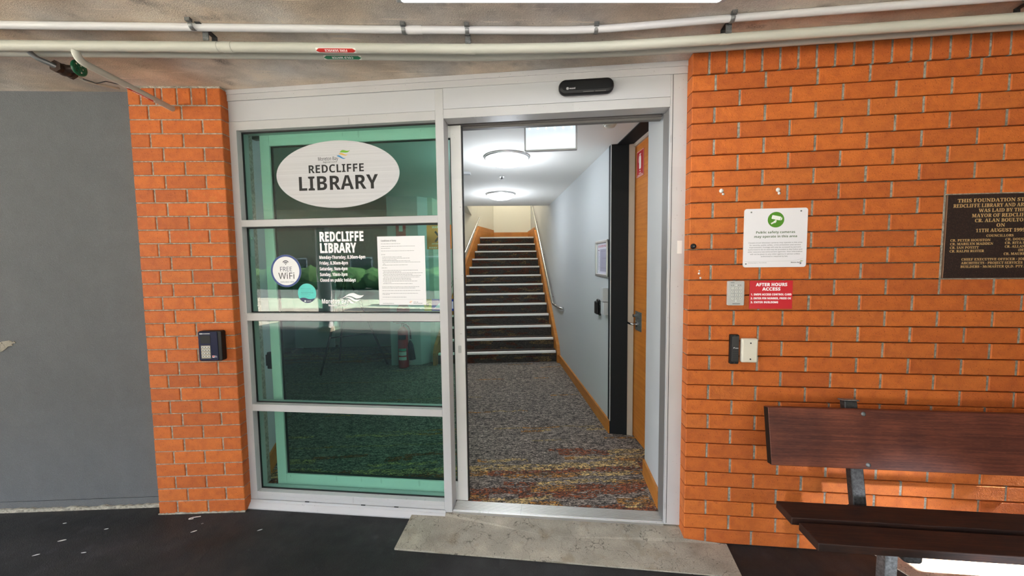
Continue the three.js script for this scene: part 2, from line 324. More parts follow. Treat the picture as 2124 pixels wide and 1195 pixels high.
// ---- right wall
const wallRight = thing('wall_right', RW, [0, 0, 0], 'orange brick wall right of the doorway with a soldier course at its top', 'wall', null, 'structure');
const perpends = [bx(0.004, 6, 0, 2.79, -0.25, -0.03)];
{
  const rnd = mulberry(71), farther = [];
  for (let k = 0; k < 31; k++) {
    const [y0, y1] = rowY(k), first = k % 2 ? 0.2466 : 0.1201; let s0 = 0;
    for (let i = 0; ; i++) {
      const joint = first + i * LU + (rnd() - 0.5) * 0.004, s1 = joint - JT / 2 - rnd() * 0.002;
      if (s0 < 2.12) { brickAt(wallRight, s0, s1, y0, y1, rnd, BR, s0 === 0 ? 0.11 : 0.09); perpends.push(bx(s1 - 0.002, s1 + 0.018, y0, y1, -0.04, -0.0045)); }
      else { const g = brickGeo(s1 - s0, y1 - y0, 0.06, rnd(), rnd()); g.translate(s0, y0, 0); farther.push(g); }
      s0 = joint + JT / 2; if (s0 > 4.4) break;
    }
  }
  for (let i = 0; i < 24; i++) brickAt(wallRight, i ? 0.086 + (i - 1) * 0.0897 + JT / 2 : 0, 0.086 + i * 0.0897 - JT / 2, 2.666 + JT / 2, 2.784, rnd, BR.slice(1, 3).concat(BR[5]), 0.1);
  for (let i = 0; i < 24; i++) { const c = 0.086 + i * 0.0897; perpends.push(bx(c - 0.008, c + 0.008, 2.67, 2.784, -0.04, -0.0045)); }
  part('mortar', perpends, M.mortarR, wallRight, 'grey brown mortar, raked out deep along the courses');
  for (let i = 24; i < 48; i++) { const g = brickGeo(0.08, 0.113, 0.06, rnd(), rnd()); g.translate(0.086 + (i - 1) * 0.0897 + JT / 2, 2.671, 0); farther.push(g); }
  const far = part('bricks_beyond', farther, BR[1], wallRight); far.userData.kind = 'stuff';
  for (const [s, y, k] of [[0.162, 2.04, 1], [0.172, 2.022, 0.6], [0.454, 2.036, 1], [0.46, 2.018, 0.7], [0.054, 1.585, 0.55], [0.062, 1.56, 0.5], [0.055, 1.6, 0.4]]) {
    const g = new THREE.IcosahedronGeometry(0.011 * k, 1); const r = mulberry(Math.floor(s * 1e4)); const p = g.attributes.position; for (let i = 0; i < p.count; i++) p.setXYZ(i, p.getX(i) * 1.1, p.getY(i) * 1.1, p.getZ(i) * 0.3);
    g.translate(s, y, 0.001); part('filler_dab', g, M.labelWhite, wallRight, 'white filler dab on a brick');
  }
}
// ---- left pier
const pier = thing('wall_pier', LP, [0, 0, 0], 'narrow orange brick pier between the grey wall and the glazed entrance', 'wall', null, 'structure');
part('mortar', bx(-0.563, -0.004, 0, 2.788, -0.3, -0.006), M.mortarL, pier, 'recessed pale mortar');
{
  const rnd = mulberry(19), mats = BR.concat(BC, BC);
  for (let k = 0; k < 31; k++) {
    const [y0, y1] = rowY(k, 0.0068), cuts = k % 2 ? [-0.565, -0.372, -0.1205, 0] : [-0.565, -0.446, -0.2445, 0];
    for (let i = 0; i < 3; i++) brickAt(pier, cuts[i] + (i ? JT / 2 : 0), cuts[i + 1] - (i < 2 ? JT / 2 : 0), y0, y1, rnd, k > 5 && k < 15 ? mats : BR, i === 2 ? 0.11 : 0.09);
  }
  const cuts = [-0.565, -0.489, -0.399, -0.359, -0.267, -0.18, -0.087, 0];
  for (let i = 0; i < 7; i++) brickAt(pier, cuts[i] + (i ? JT / 2 : 0), cuts[i + 1] - (i < 6 ? JT / 2 : 0), 2.666 + JT / 2, 2.772, rnd, BR, 0.11);
}
{
  const r = mulberry(31), s = new THREE.Shape(); s.moveTo(-0.567, 0); s.lineTo(0.002, 0); for (let x = 0.002; x > -0.567; x -= 0.012) s.lineTo(x, 0.004 + r() * 0.009); s.lineTo(-0.567, 0.006);
  part('mortar_fillet', uvm(plate(s, 0.006)), M.mortarL, pier, 'crumbly pale mortar at the foot of the pier');
}
// ---- grey rendered wall on the left
const wallLeft = thing('wall_left', GW, [0, 0, 0], 'plain grey rendered wall at the left with a chipped patch', 'wall', null, 'structure');
part('render_coat', bx(-5, 0.02, 0.072, 2.79, -0.2, 0), M.grey, wallLeft);
part('plinth', bx(-5, 0.02, 0, 0.067, -0.2, -0.002), M.grey, wallLeft);
{
  const r = mulberry(8), s = new THREE.Shape(); s.moveTo(-5, 0);
  s.lineTo(0.02, 0); for (let x = 0.02; x > -5; x -= 0.03) s.lineTo(x, 0.016 + r() * 0.014); s.lineTo(-5, 0.02);
  part('mortar_fillet', uvm(plate(s, 0.014)), M.mortarL, wallLeft, 'rough pale mortar fillet along the foot of the wall');
  const c = new THREE.Shape(); [[-1.06, 1.148], [-1.0, 1.176], [-0.955, 1.182], [-0.93, 1.17], [-0.925, 1.178], [-0.915, 1.164], [-0.94, 1.158], [-0.935, 1.148], [-0.965, 1.142], [-0.985, 1.122], [-1.005, 1.108], [-1.06, 1.1]].forEach(([x, y], i) => (i ? c.lineTo(x, y) : c.moveTo(x, y)));
  part('render_chip', uvm(plate(c, 0.004, 0.001)), M.ramp, wallLeft, 'pale chipped patch');
}

// ---------------------------------------------------------------- ground and soffit outside
tag(part('floor', prism([[-9, -2.7], [6.2, -2.7], [6.2, 3.6], [-9, 3.6]], -0.12, 0), M.floor, scene), 'dark worn paved floor under the covered entrance', 'floor', null, 'structure');
{
  const A = [-0.563, -2.46], B = [-0.609, -2.138], D = [1.266, -1.83], E2 = [1.323, -2.06], cn = RW.at(0.0, 0, 0.001), j = FAC.at(2.836, 0, -0.02), m = FAC.at(1.372, 0, 0.0), m2 = FAC.at(1.418, 0, -0.09), m3 = FAC.at(2.742, 0, -0.09);
  const top3 = [[A[0], 0.022, A[1]], [m.x, 0.03, m.z], [m2.x, 0.03, m2.z], [m3.x, 0.03, m3.z], [j.x, 0.03, j.z], [cn.x, 0.02, cn.z], [E2[0], 0.008, E2[1]], [D[0], 0.006, D[1]], [0.33, 0.009, -1.985], [B[0], 0.01, B[1]]];
  const P = [], cx = [0.3, 0.019, -2.17]; for (let i = 0; i < top3.length; i++) { const a = top3[i], b = top3[(i + 1) % top3.length]; P.push(...cx, ...a, ...b, ...a, a[0], 0, a[2], b[0], 0, b[2], ...a, b[0], 0, b[2], ...b); }
  const g = new THREE.BufferGeometry(); g.setAttribute('position', new THREE.Float32BufferAttribute(P, 3)); g.computeVertexNormals();
  tag(part('concrete_ramp', uvm(g), M.ramp, scene), 'pale cracked concrete apron sloping up to the door threshold', 'ramp', null, 'structure');
}
tag(part('paving_slab', prism([[2.085, -2.0], [6.1, -1.35], [6.1, -0.9], [2.2, -1.5]], 0.0, 0.006), M.pad, scene), 'worn pale concrete strip along the wall under the bench', 'paving', null, 'structure');
tag(part('ceiling', [prism([[-8.5, -2.9], [4.6, -2.9], [4.6, -1.35], [5.55, -1.35], [5.55, -2.9], [9, -2.9], [9, 3.6], [-8.5, 3.6]], 2.786, 3.1)], M.soffit, scene), 'raw concrete soffit above the entrance with form marks and stains', 'ceiling', null, 'structure');  // notch at the right, out of view, lets sun onto the strip behind the bench

// ---------------------------------------------------------------- glazed entrance screen
const frame = thing('window_1', FAC, [0, 0, 0], 'white aluminium entrance screen with four green tinted panes left of the doorway', 'window', null, 'structure');
part('stile', bx(-0.012, 0.04, 0.05, 2.54, -0.10, 0, 0.002), M.white, frame);
part('mullion', bx(1.362, 1.414, 0.035, 2.716, -0.10, 0, 0.002), M.white, frame);
part('jamb', bx(2.745, 2.838, 0.04, 2.716, -0.135, 0, 0.002), M.white, frame);
part('jamb_seal', bx(2.7435, 2.7452, 0.05, 2.536, -0.133, -0.022), M.track, frame, 'dark grey seal channel down the jamb');
part('jamb_bead', bx(2.757, 2.760, 0.05, 2.716, -0.001, 0.0006), M.gasket, frame);
part('bottom_rail', [bx(0.04, 1.362, 0.052, 0.106, -0.10, 0, 0.002), bx(0.04, 1.362, 0.075, 0.079, -0.001, 0.0015)], M.white, frame);
{
  const sill = new THREE.Shape(); [[-0.1, 0.0], [0.035, 0.0], [0.036, 0.008], [0.012, 0.03], [0.005, 0.034], [0.003, 0.049], [-0.1, 0.049]].forEach(([z, y], i) => (i ? sill.lineTo(z, y) : sill.moveTo(z, y)));
  const g = plate(sill, 1.382); g.rotateY(-Math.PI / 2); g.scale(1, 1, 1); g.translate(1.37, 0, 0);
  part('sill', uvm(g), M.white, frame, 'sloped white sill flashing at the foot of the glass');
  parts('weep_slot', [0.39, 0.79, 1.02].map((s) => bx(s, s + 0.028, 0.049, 0.0545, -0.01, 0.0035)), M.gasket, frame);
}
for (const [a, b] of [[0.6735, 0.7205], [1.2915, 1.342], [1.9125, 1.957]]) part('transom', [bx(0.04, 1.362, a, b, -0.10, 0, 0.002), bx(0.04, 1.362, b - 0.012, b - 0.0105, -0.001, 0.0008)], M.white, frame);
part('head_rail', [bx(-0.012, 1.362, 2.532, 2.587, -0.12, 0, 0.002), bx(1.414, 2.745, 2.538, 2.593, -0.10, 0, 0.002)], M.white, frame);
part('head_panel', bx(-0.012, 1.362, 2.589, 2.716, -0.1, -0.003), M.white2, frame);
part('head_panel', bx(1.414, 2.745, 2.595, 2.719, -0.1, -0.002), M.white2, frame);
part('top_flashing', [bx(-0.014, 2.838, 2.717, 2.7855, -0.1, 0.004, 0.001), bx(-0.014, 2.838, 2.756, 2.7855, 0.0, 0.009, 0.002)], M.white, frame);
for (const [a, b] of [[0.106, 0.6735], [0.7205, 1.2915], [1.342, 1.9125], [1.957, 2.532]]) {
  const e = 0.006;
  part('glass_pane', face(0.04, 1.362, a, b, -0.045), M.glass, frame);
  part('gasket', [bx(0.04, 0.04 + e, a, b, -0.05, -0.040), bx(1.362 - e, 1.362, a, b, -0.05, -0.040), bx(0.04, 1.362, a, a + e, -0.05, -0.040), bx(0.04, 1.362, b - e * 1.5, b, -0.05, -0.040)], M.gasket, frame);
}
part('door_track', [bx(0.0, 2.745, 2.56, 2.70, -0.20, -0.10), bx(1.414, 2.745, 2.542, 2.561, -0.112, -0.10), bx(1.414, 2.745, 2.546, 2.561, -0.172, -0.160), bx(0.0, 2.745, 2.533, 2.70, -0.215, -0.178)], M.track, frame, 'dark grey sliding door track under the header');
part('latch_plate', [bx(0.0415, 0.044, 1.72, 1.912, -0.092, -0.06), bx(0.044, 0.056, 1.835, 1.85, -0.088, -0.07)], M.alu, frame);
part('threshold', [bx(1.414, 2.745, 0.02, 0.044, -0.115, -0.002, 0.003), ...Array.from({ length: 9 }, (_, i) => bx(1.416, 2.743, 0.043, 0.0475, -0.012 - i * 0.0115 - 0.0065, -0.012 - i * 0.0115, 0.001))], M.alu, frame, 'ribbed aluminium threshold');
part('blank_patch', bx(2.795, 2.822, 1.70, 1.775, 0, 0.0006), M.labelWhite, frame);

// sliding leaf, standing open behind the fixed panes
const leaf = thing('door_1', FAC, [0, 0, -0.135], 'white framed glass sliding door leaf standing open behind the fixed panes', 'door', null, 'structure');
part('stile', bx(0.106, 0.174, 0.085, 2.535, -0.02, 0.02, 0.002), M.leafWhite, leaf);
part('stile', bx(1.424, 1.492, 0.046, 2.535, -0.02, 0.02, 0.002), M.leafWhite, leaf);
part('stile_seal', [bx(1.492, 1.499, 0.05, 2.53, -0.01, 0.006)], M.gasket, leaf);
part('rail', bx(0.174, 1.424, 0.046, 0.172, -0.02, 0.02, 0.002), M.leafWhite, leaf);
part('rail', bx(0.174, 1.424, 2.462, 2.535, -0.02, 0.02, 0.002), M.leafWhite, leaf);
part('glass_pane', face(0.174, 1.424, 0.172, 2.462, 0), M.glass, leaf);
part('gasket', [bx(0.174, 0.184, 0.172, 2.462, -0.005, 0.006), bx(1.416, 1.424, 0.172, 2.462, -0.005, 0.006), bx(0.174, 1.424, 0.172, 0.182, -0.005, 0.006), bx(0.174, 1.424, 2.454, 2.462, -0.005, 0.006)], M.gasket, leaf);
part('lock', [plate(rrect(1.447, 1.468, 1.065, 1.115, 0.005), 0.004, 0.001).translate(0, 0, 0.02), cyl(0.008, 0.008, 0.006, 16).rotateX(Math.PI / 2).translate(1.4575, 1.083, 0.026), cyl(0.005, 0.005, 0.006, 12).rotateX(Math.PI / 2).translate(1.4575, 1.1, 0.025)], M.plasticGrey, leaf, 'small oval cylinder lock');
part('handle', [bx(0.07, 0.106, 0.93, 1.05, -0.01, 0.02, 0.006), bx(0.055, 0.075, 0.95, 1.03, 0.0, 0.012, 0.003)], M.black, leaf, 'black pull handle on the leaf edge');

// ---------------------------------------------------------------- inside: floor, walls, ceiling
const fi = (s, n) => { const p = FAC.at(s, 0, n); return [p.x, p.z]; };
tag(part('floor', uvm(prism([fi(-0.1, -0.116), fi(2.95, -0.116), [1.6, -3.6], [1.2, -10.6], [-1.2, -10.6], [-6, -8], [-6, -3.2], [-1.9, -3.2]], -0.05, 0.045), 2.2, -2.3), M.carpet, scene), 'dark carpet tiles with orange and straw streaks inside the entrance', 'floor', null, 'structure');
tag(part('ceiling', prism([fi(-0.1, -0.2), fi(2.95, -0.2), [1.6, -3.6], [1.2, -7.1], [-1.05, -7.1], [-1.05, -7.6], [-6.1, -7.6], [-6.1, -3.0], [-1.9, -3.0]], 2.70, 2.785), M.ceil, scene), 'smooth off-white ceiling of the lobby', 'ceiling', null, 'structure');
tag(part('roof_slab', [prism([[-6.5, -2.9], [2, -2.9], [2, -7.1], [-6.5, -7.1]], 2.79, 3.1), prism([[-6.5, -7.1], [2, -7.1], [2, -10.8], [-6.5, -10.8]], 4.8, 5.0), bx(-6.5, 2, 2.7, 5, -7.1, -7.0)], M.ceil, scene), 'upper floor slab over the lobby and the stairwell', 'roof', null, 'structure');
const xA = (z) => 1.057 + (z + 3.44) * 0.0135;
tag(part('wall_corridor', [prism([[xA(-3.44), -3.44], [1.3, -3.44], [1.3, -7.1], [xA(-7.1), -7.1]], 0, 2.70), prism([[xA(-7.1), -7.1], [1.3, -7.1], [1.3, -10.4], [xA(-10.4), -10.4]], 0, 4.8)], M.wall, scene), 'pale blue-grey wall along the right of the corridor', 'wall', null, 'structure');
tag(part('baseboard_corridor', [prism([[xA(-3.445) - 0.018, -3.445], [xA(-3.445), -3.445], [xA(-6.0), -6.0], [xA(-6.0) - 0.018, -6.0]], 0.045, 0.168)], M.skirt, scene), 'varnished timber skirting along the corridor wall', 'baseboard', null, 'structure');
// side wall of the doorway: square to the screen, then the door recess
tag(part('wall_doorway', [prism([fi(2.757, -0.135), fi(2.95, -0.135), fi(2.95, -0.55), fi(2.757, -0.55)], 0, 2.70)], M.wall, scene), 'short pale wall between the door frame and the recessed door', 'wall', null, 'structure');
tag(part('baseboard_doorway', prism([fi(2.741, -0.14), fi(2.757, -0.14), fi(2.757, -0.545), fi(2.741, -0.545)], 0.045, 0.165), M.skirt, scene), 'short timber skirting just inside the doorway', 'baseboard', null, 'structure');
const recess = thing('door_2', INT, [0, 0, 0], 'varnished timber side door in a black lined recess on the right', 'door', null, 'structure');
part('lining', [prism([[1.05, -3.44], [1.2, -3.40], [1.2, -3.50], [1.05, -3.50]], 0.045, 2.70), prism([[1.10, -2.72], [1.30, -2.72], [1.30, -3.46], [1.10, -3.46]], 2.690, 2.699), prism([fi(2.76, -0.551), fi(2.86, -0.551), fi(2.86, -0.565), fi(2.76, -0.565)], 0.045, 2.69)], M.blackPaint, recess, 'black painted lining of the recess');
part('corner_bead', prism([[1.0485, -3.431], [1.053, -3.431], [1.053, -3.445], [1.0485, -3.445]], 0.17, 2.70), M.wall, recess);
part('door_frame', [prism([[1.2, -3.405], [1.245, -3.375], [1.245, -3.44], [1.2, -3.44]], 0.045, 2.69), bx(1.235, 1.30, 2.66, 2.69, -3.42, -2.5)], M.beige, recess, 'beige steel door frame');
part('door_leaf', bx(1.252, 1.292, 0.05, 2.66, -3.395, -2.52, 0.002), M.doorWood, recess, 'orange varnished timber leaf');
part('door_wall', bx(1.30, 1.34, 0, 2.7, -3.5, -2.3), M.blackPaint, recess);
part('handle_plate', bx(1.2485, 1.253, 1.045, 1.215, -3.345, -3.20, 0.002), M.galv, recess);
part('handle', [bent([V(1.25, 1.10, -3.30), V(1.20, 1.10, -3.30), V(1.20, 1.10, -3.43)], 0.0095, 0.025), cyl(0.024, 0.024, 0.012, 20).rotateZ(Math.PI / 2).translate(1.245, 1.10, -3.30), cyl(0.014, 0.014, 0.03, 16).rotateZ(Math.PI / 2).translate(1.237, 1.175, -3.325)], M.chrome, recess, 'chrome lever handle and lock');
// left of the corridor
tag(part('wall_lobby', [prism([[-1.72, -2.74], [-1.86, -3.22], [-2.3, -3.22], [-2.3, -2.74]], 0, 2.70), bx(-6, -1.9, 0, 2.7, -3.2, -3.0)], M.wall, scene), 'pale lobby wall just behind the left stile of the glass', 'wall', null, 'structure');
tag(part('baseboard_lobby', prism([[-1.704, -2.75], [-1.72, -2.75], [-1.86, -3.21], [-1.844, -3.215]], 0.045, 0.19), M.skirt, scene), 'timber skirting on the lobby wall behind the glass', 'baseboard', null, 'structure');
tag(part('wall_extinguisher', prism([[-1.67, -6.06], [-1.2, -6.06], [-1.0, -6.27], [-1.0, -6.5], [-1.67, -6.5]], 0, 2.70), M.wall, scene), 'white wall stub beside the foot of the stairs', 'wall', null, 'structure');
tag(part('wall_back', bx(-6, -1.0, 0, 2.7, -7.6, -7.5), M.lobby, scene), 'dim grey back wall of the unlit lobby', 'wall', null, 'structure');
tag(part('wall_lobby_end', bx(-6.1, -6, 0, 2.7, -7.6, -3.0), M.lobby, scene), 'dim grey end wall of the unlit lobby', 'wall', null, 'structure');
// ---------------------------------------------------------------- stairs
const SX = { l: (z) => -0.94 - (z + 6.07) * 0.2, r: (z) => 0.975 + (z + 6.07) * 0.017 }, RISE = 0.17, GO = 0.245, Z0 = -6.07;
const stairs = thing('stairs', INT, [0, 0, 0], 'thirteen carpeted stair treads with white nosings rising behind the doorway', 'stairs', null, 'structure');
for (let k = 0; k < 13; k++) {
  const z = Z0 - GO * k, y = 0.045 + RISE * (k + 1), zb = k === 12 ? -10.25 : z - GO - 0.03;
  const st = part('stair_step', uvm(prism([[SX.l(z), z], [SX.r(z), z], [SX.r(zb), zb], [k === 12 ? -0.4 : SX.l(zb), zb]], y - RISE - (k ? 0.02 : 0.0), y), k * 0.37, k * 0.29), M.stairCarpet, stairs);
  part('nosing', prism([[SX.l(z) + 0.01, z + 0.012], [SX.r(z) - 0.012, z + 0.012], [SX.r(z - 0.05) - 0.012, z - 0.05], [SX.l(z - 0.05) + 0.01, z - 0.05]], y - 0.026, y + 0.004), M.nosing, st, 'white nosing strip');
}
{
  const zt = Z0 - GO * 12, yt = 0.045 + RISE * 13, sl = RISE / GO, side = (h) => { const s = new THREE.Shape(); s.moveTo(-(Z0 + 0.09), 0.045); s.lineTo(-(Z0 + 0.09), 0.045 + h * 0.8); s.lineTo(-Z0 - 0.02, 0.045 + RISE + h * 0.62); s.lineTo(-zt - 0.05, yt + h); s.lineTo(-zt + 0.12, yt + h); s.lineTo(-zt + 0.12, yt - 0.3); s.lineTo(-Z0 + 0.3, 0.045); return s; };
  const gr = plate(side(0.16), 0.05); gr.rotateY(Math.PI / 2); gr.translate(0, 0, 0); const pr = gr.attributes.position; for (let i = 0; i < pr.count; i++) pr.setX(i, pr.getX(i) + SX.r(pr.getZ(i)) - 0.004); gr.computeVertexNormals();
  part('stringer', uvm(gr), M.skirt, stairs, 'varnished timber stringer');
  const gl = plate(side(0.24), 0.05); gl.rotateY(Math.PI / 2); const pl = gl.attributes.position; for (let i = 0; i < pl.count; i++) pl.setX(i, pl.getX(i) + SX.l(pl.getZ(i)) - 0.046); gl.computeVertexNormals();
  part('stringer', uvm(gl), M.skirt, stairs, 'varnished timber stringer');
  part('landing_skirting', [prism([[-0.37, -9.0], [-0.02, -10.2], [-0.04, -10.2], [-0.4, -9.0]], yt, yt + 0.26), bx(-0.4, 1.0, yt, yt + 0.2, -10.2, -10.18), prism([[0.93, -9.0], [0.95, -9.0], [0.95, -10.2], [0.88, -10.2]], yt, yt + 0.22)], M.skirt, stairs);
}
tag(part('wall_stair', [prism([[-0.99, -6.2], [-0.40, -9.0], [-0.52, -9.0], [-1.10, -6.2]], 0, 4.8)], M.cream, scene), 'cream side wall left of the stairs', 'wall', null, 'structure');
tag(part('wall_landing', [prism([[-0.40, -9.0], [-0.03, -10.25], [-0.6, -10.25], [-0.6, -9.0]], 0, 4.8), bx(-1.5, 1.3, 0, 4.8, -10.4, -10.25), bx(-2, -0.5, 2.7, 4.8, -9, -7.1), bx(1.28, 1.4, 0, 4.8, -10.4, -7)], M.cream, scene), 'cream wall at the head of the stairs', 'wall', null, 'structure');

// ---------------------------------------------------------------- handrails
{
  const sl = RISE / GO, h = thing('handrail', INT, [0, 0, 0], 'chrome tube handrail on the right wall of the stairs', 'handrail', 'stair handrails');
  const X = (z) => xA(z) - 0.055;
  part('rail', bent([V(xA(-5.7), 0.955, -5.72), V(X(-5.72), 0.955, -5.72), V(X(-6.35), 0.955, -6.35), V(X(-9.6), 0.955 + sl * 3.25, -9.6)], 0.019, 0.05), M.chrome, h);
  for (const z of [-6.6, -7.7, -8.8]) part('bracket', bent([V(xA(z), 0.88 + sl * (-z - 6.35), z), V(X(z), 0.88 + sl * (-z - 6.35), z), V(X(z), 0.94 + sl * (-z - 6.35), z)], 0.007, 0.02), M.chrome, h);
  const g = thing('handrail', INT, [0, 0, 0], 'chrome tube handrail on the cream wall left of the stairs', 'handrail', 'stair handrails');
  const L = (z) => -0.99 - (z + 6.2) * 0.2107 + 0.06;
  part('rail', bent([V(L(-6.3) - 0.06, 0.95, -6.25), V(L(-6.3), 0.95, -6.3), V(L(-6.5), 1.0, -6.5), V(L(-8.95), 1.0 + sl * 2.45, -8.95)], 0.019, 0.03), M.chrome, g);
  for (const z of [-6.8, -7.7, -8.6]) part('bracket', bent([V(L(z) - 0.06, 0.92 + sl * (-z - 6.5), z), V(L(z), 0.92 + sl * (-z - 6.5), z), V(L(z), 0.985 + sl * (-z - 6.5), z)], 0.007, 0.02), M.chrome, g);
}
// ---------------------------------------------------------------- lamps
function rectLight(parent, w, d, at, intensity, color = 0xffffff) {
  const l = new THREE.RectAreaLight(color, intensity, w, d); l.position.copy(at); l.rotation.x = -Math.PI / 2; parent.add(l); return l;
}
{
  const strip = (x, z, a, label, power) => {
    const t = thing('strip_light', new Frame(x, z, a), [0, 2.786, 0], label, 'ceiling light');
    part('housing', bx(-0.66, 0.66, -0.032, 0, -0.085, 0.085, 0.004), M.white2, t);
    const s = new THREE.Shape(); s.moveTo(-0.08, -0.03); s.lineTo(0.08, -0.03); s.bezierCurveTo(0.078, -0.072, 0.05, -0.088, 0, -0.088); s.bezierCurveTo(-0.05, -0.088, -0.078, -0.072, -0.08, -0.03);
    const g = plate(s, 1.28, 0.004, 16); g.rotateY(Math.PI / 2); g.translate(-0.64, 0, 0); part('diffuser', uvm(g), M.batten, t);
    for (const k of [-1, 1]) { const e = plate(s, 0.022, 0.003, 16); e.rotateY(Math.PI / 2); e.translate(k > 0 ? 0.64 : -0.662, 0, 0); part('end_cap', uvm(e), M.white2, t); }
    rectLight(t, 1.26, 0.13, V(0, -0.092, 0), power, 0xf4f8ff);
  };
  strip(0.282, -1.555, 0.026, 'long white batten light fixed to the concrete soffit', BATTEN);
  strip(-1.2, 1.5, 0.026, 'unseen second batten light behind the viewer, placed to light the entrance front', BATTEN_UNSEEN);  // out of view, placed to light the screen, walls and apron from the front
}
for (const [x, z, label] of [[0.13, -3.83, 'nearer round white oyster light on the lobby ceiling'], [0.10, -5.86, 'farther round white oyster light near the stairs']]) {
  const t = thing('oyster_light', INT, [x, 2.70, -z === 0 ? 0 : z], label, 'ceiling light', 'oyster lights on the lobby ceiling');
  part('rim', new THREE.LatheGeometry([[0.0, 0], [0.222, 0], [0.226, -0.008], [0.222, -0.02], [0.20, -0.022]].map(([a, b]) => new THREE.Vector2(a, b)), 48), M.alu, t);
  const pts = []; for (let i = 0; i <= 16; i++) { const a = i / 16; pts.push(new THREE.Vector2(0.212 * Math.cos(a * Math.PI / 2), -0.02 - 0.075 * Math.sin(a * Math.PI / 2))); } pts[16].x = 0.0005;
  part('diffuser', new THREE.LatheGeometry(pts, 48), M.lamp, t);
  part('finial', new THREE.LatheGeometry([[0.0005, -0.102], [0.018, -0.100], [0.026, -0.095], [0.026, -0.09]].map(([a, b]) => new THREE.Vector2(a, b)), 20), M.plasticGrey, t);
  const l = new THREE.PointLight(0xeef6ff, DOME, 0, 2); l.position.set(0, -0.34, 0); l.castShadow = true; l.shadow.radius = 8; t.add(l);
}
{
  const t = thing('unseen_stair_light', INT, [0.3, 4.8, -9.0], 'unseen round ceiling light above the stair landing, out of view, lighting the cream walls', 'ceiling light');  // lamp out of view, placed for the warm light on the stair walls
  part('diffuser', cyl(0.2, 0.2, 0.06, 32).translate(0, -0.03, 0), M.lamp, t);
  const l = new THREE.PointLight(0xfff3dc, UNSEEN_STAIR_LAMP, 0, 2); l.position.set(0, -0.14, 0); l.castShadow = true; l.shadow.radius = 8; t.add(l);
}
{
  const t = thing('exit_sign', FAC, [2.06, 2.70, -0.68], 'slim white lit sign box hung from the lobby ceiling', 'sign');
  part('case', bx(-0.2, 0.2, -0.19, 0, -0.02, 0.02, 0.003), M.white2, t);
  part('lit_panel', bx(-0.188, 0.188, -0.18, -0.01, 0.018, 0.0215), std(lin(0.7, 0.73, 0.74), 0.4, { emissive: lin(0.8, 0.92, 1), emissiveIntensity: 0.22 }), t, 'blank lit face');
  for (let i = 0; i < 6; i++) part('led', cyl(0.006, 0.006, 0.002, 10).rotateX(Math.PI / 2).translate(-0.16 + i * 0.064, -0.025, 0.0225), std(0xffffff, 0.5, { emissive: lin(1, 1, 1), emissiveIntensity: 1.2 }), t);
}
{
  const t = thing('sprinkler', INT, [0.097, 2.70, -4.696], 'small chrome sprinkler head between the two oyster lights', 'sprinkler');
  part('rose', cyl(0.035, 0.03, 0.008, 24).translate(0, -0.004, 0), M.plasticGrey, t); part('head', [cyl(0.008, 0.008, 0.03, 10).translate(0, -0.02, 0), cyl(0.018, 0.018, 0.003, 16).translate(0, -0.036, 0)], M.darkSteel, t);
  const d = thing('smoke_detector', INT, [0.885, 2.70, -2.933], 'yellowed round detector on the lobby ceiling near the door track', 'detector');
  part('base', cyl(0.05, 0.05, 0.012, 28).translate(0, -0.006, 0), M.plasticCream, d); part('sensing_head', new THREE.LatheGeometry([[0.042, -0.012], [0.038, -0.022], [0.02, -0.028], [0.0005, -0.03]].map(([a, b]) => new THREE.Vector2(a, b)), 24), M.plasticCream, d);
  const b = thing('ceiling_sensor', INT, [-0.33, 2.70, -4.47], 'white box sensor on the ceiling edge left of the oyster lights', 'sensor');
  part('case', bx(-0.11, 0.06, -0.03, 0.0, -0.03, 0.03, 0.006), M.white2, b); part('lens', bx(0.058, 0.066, -0.035, -0.01, -0.02, 0.02, 0.004), M.plasticGrey, b);
}

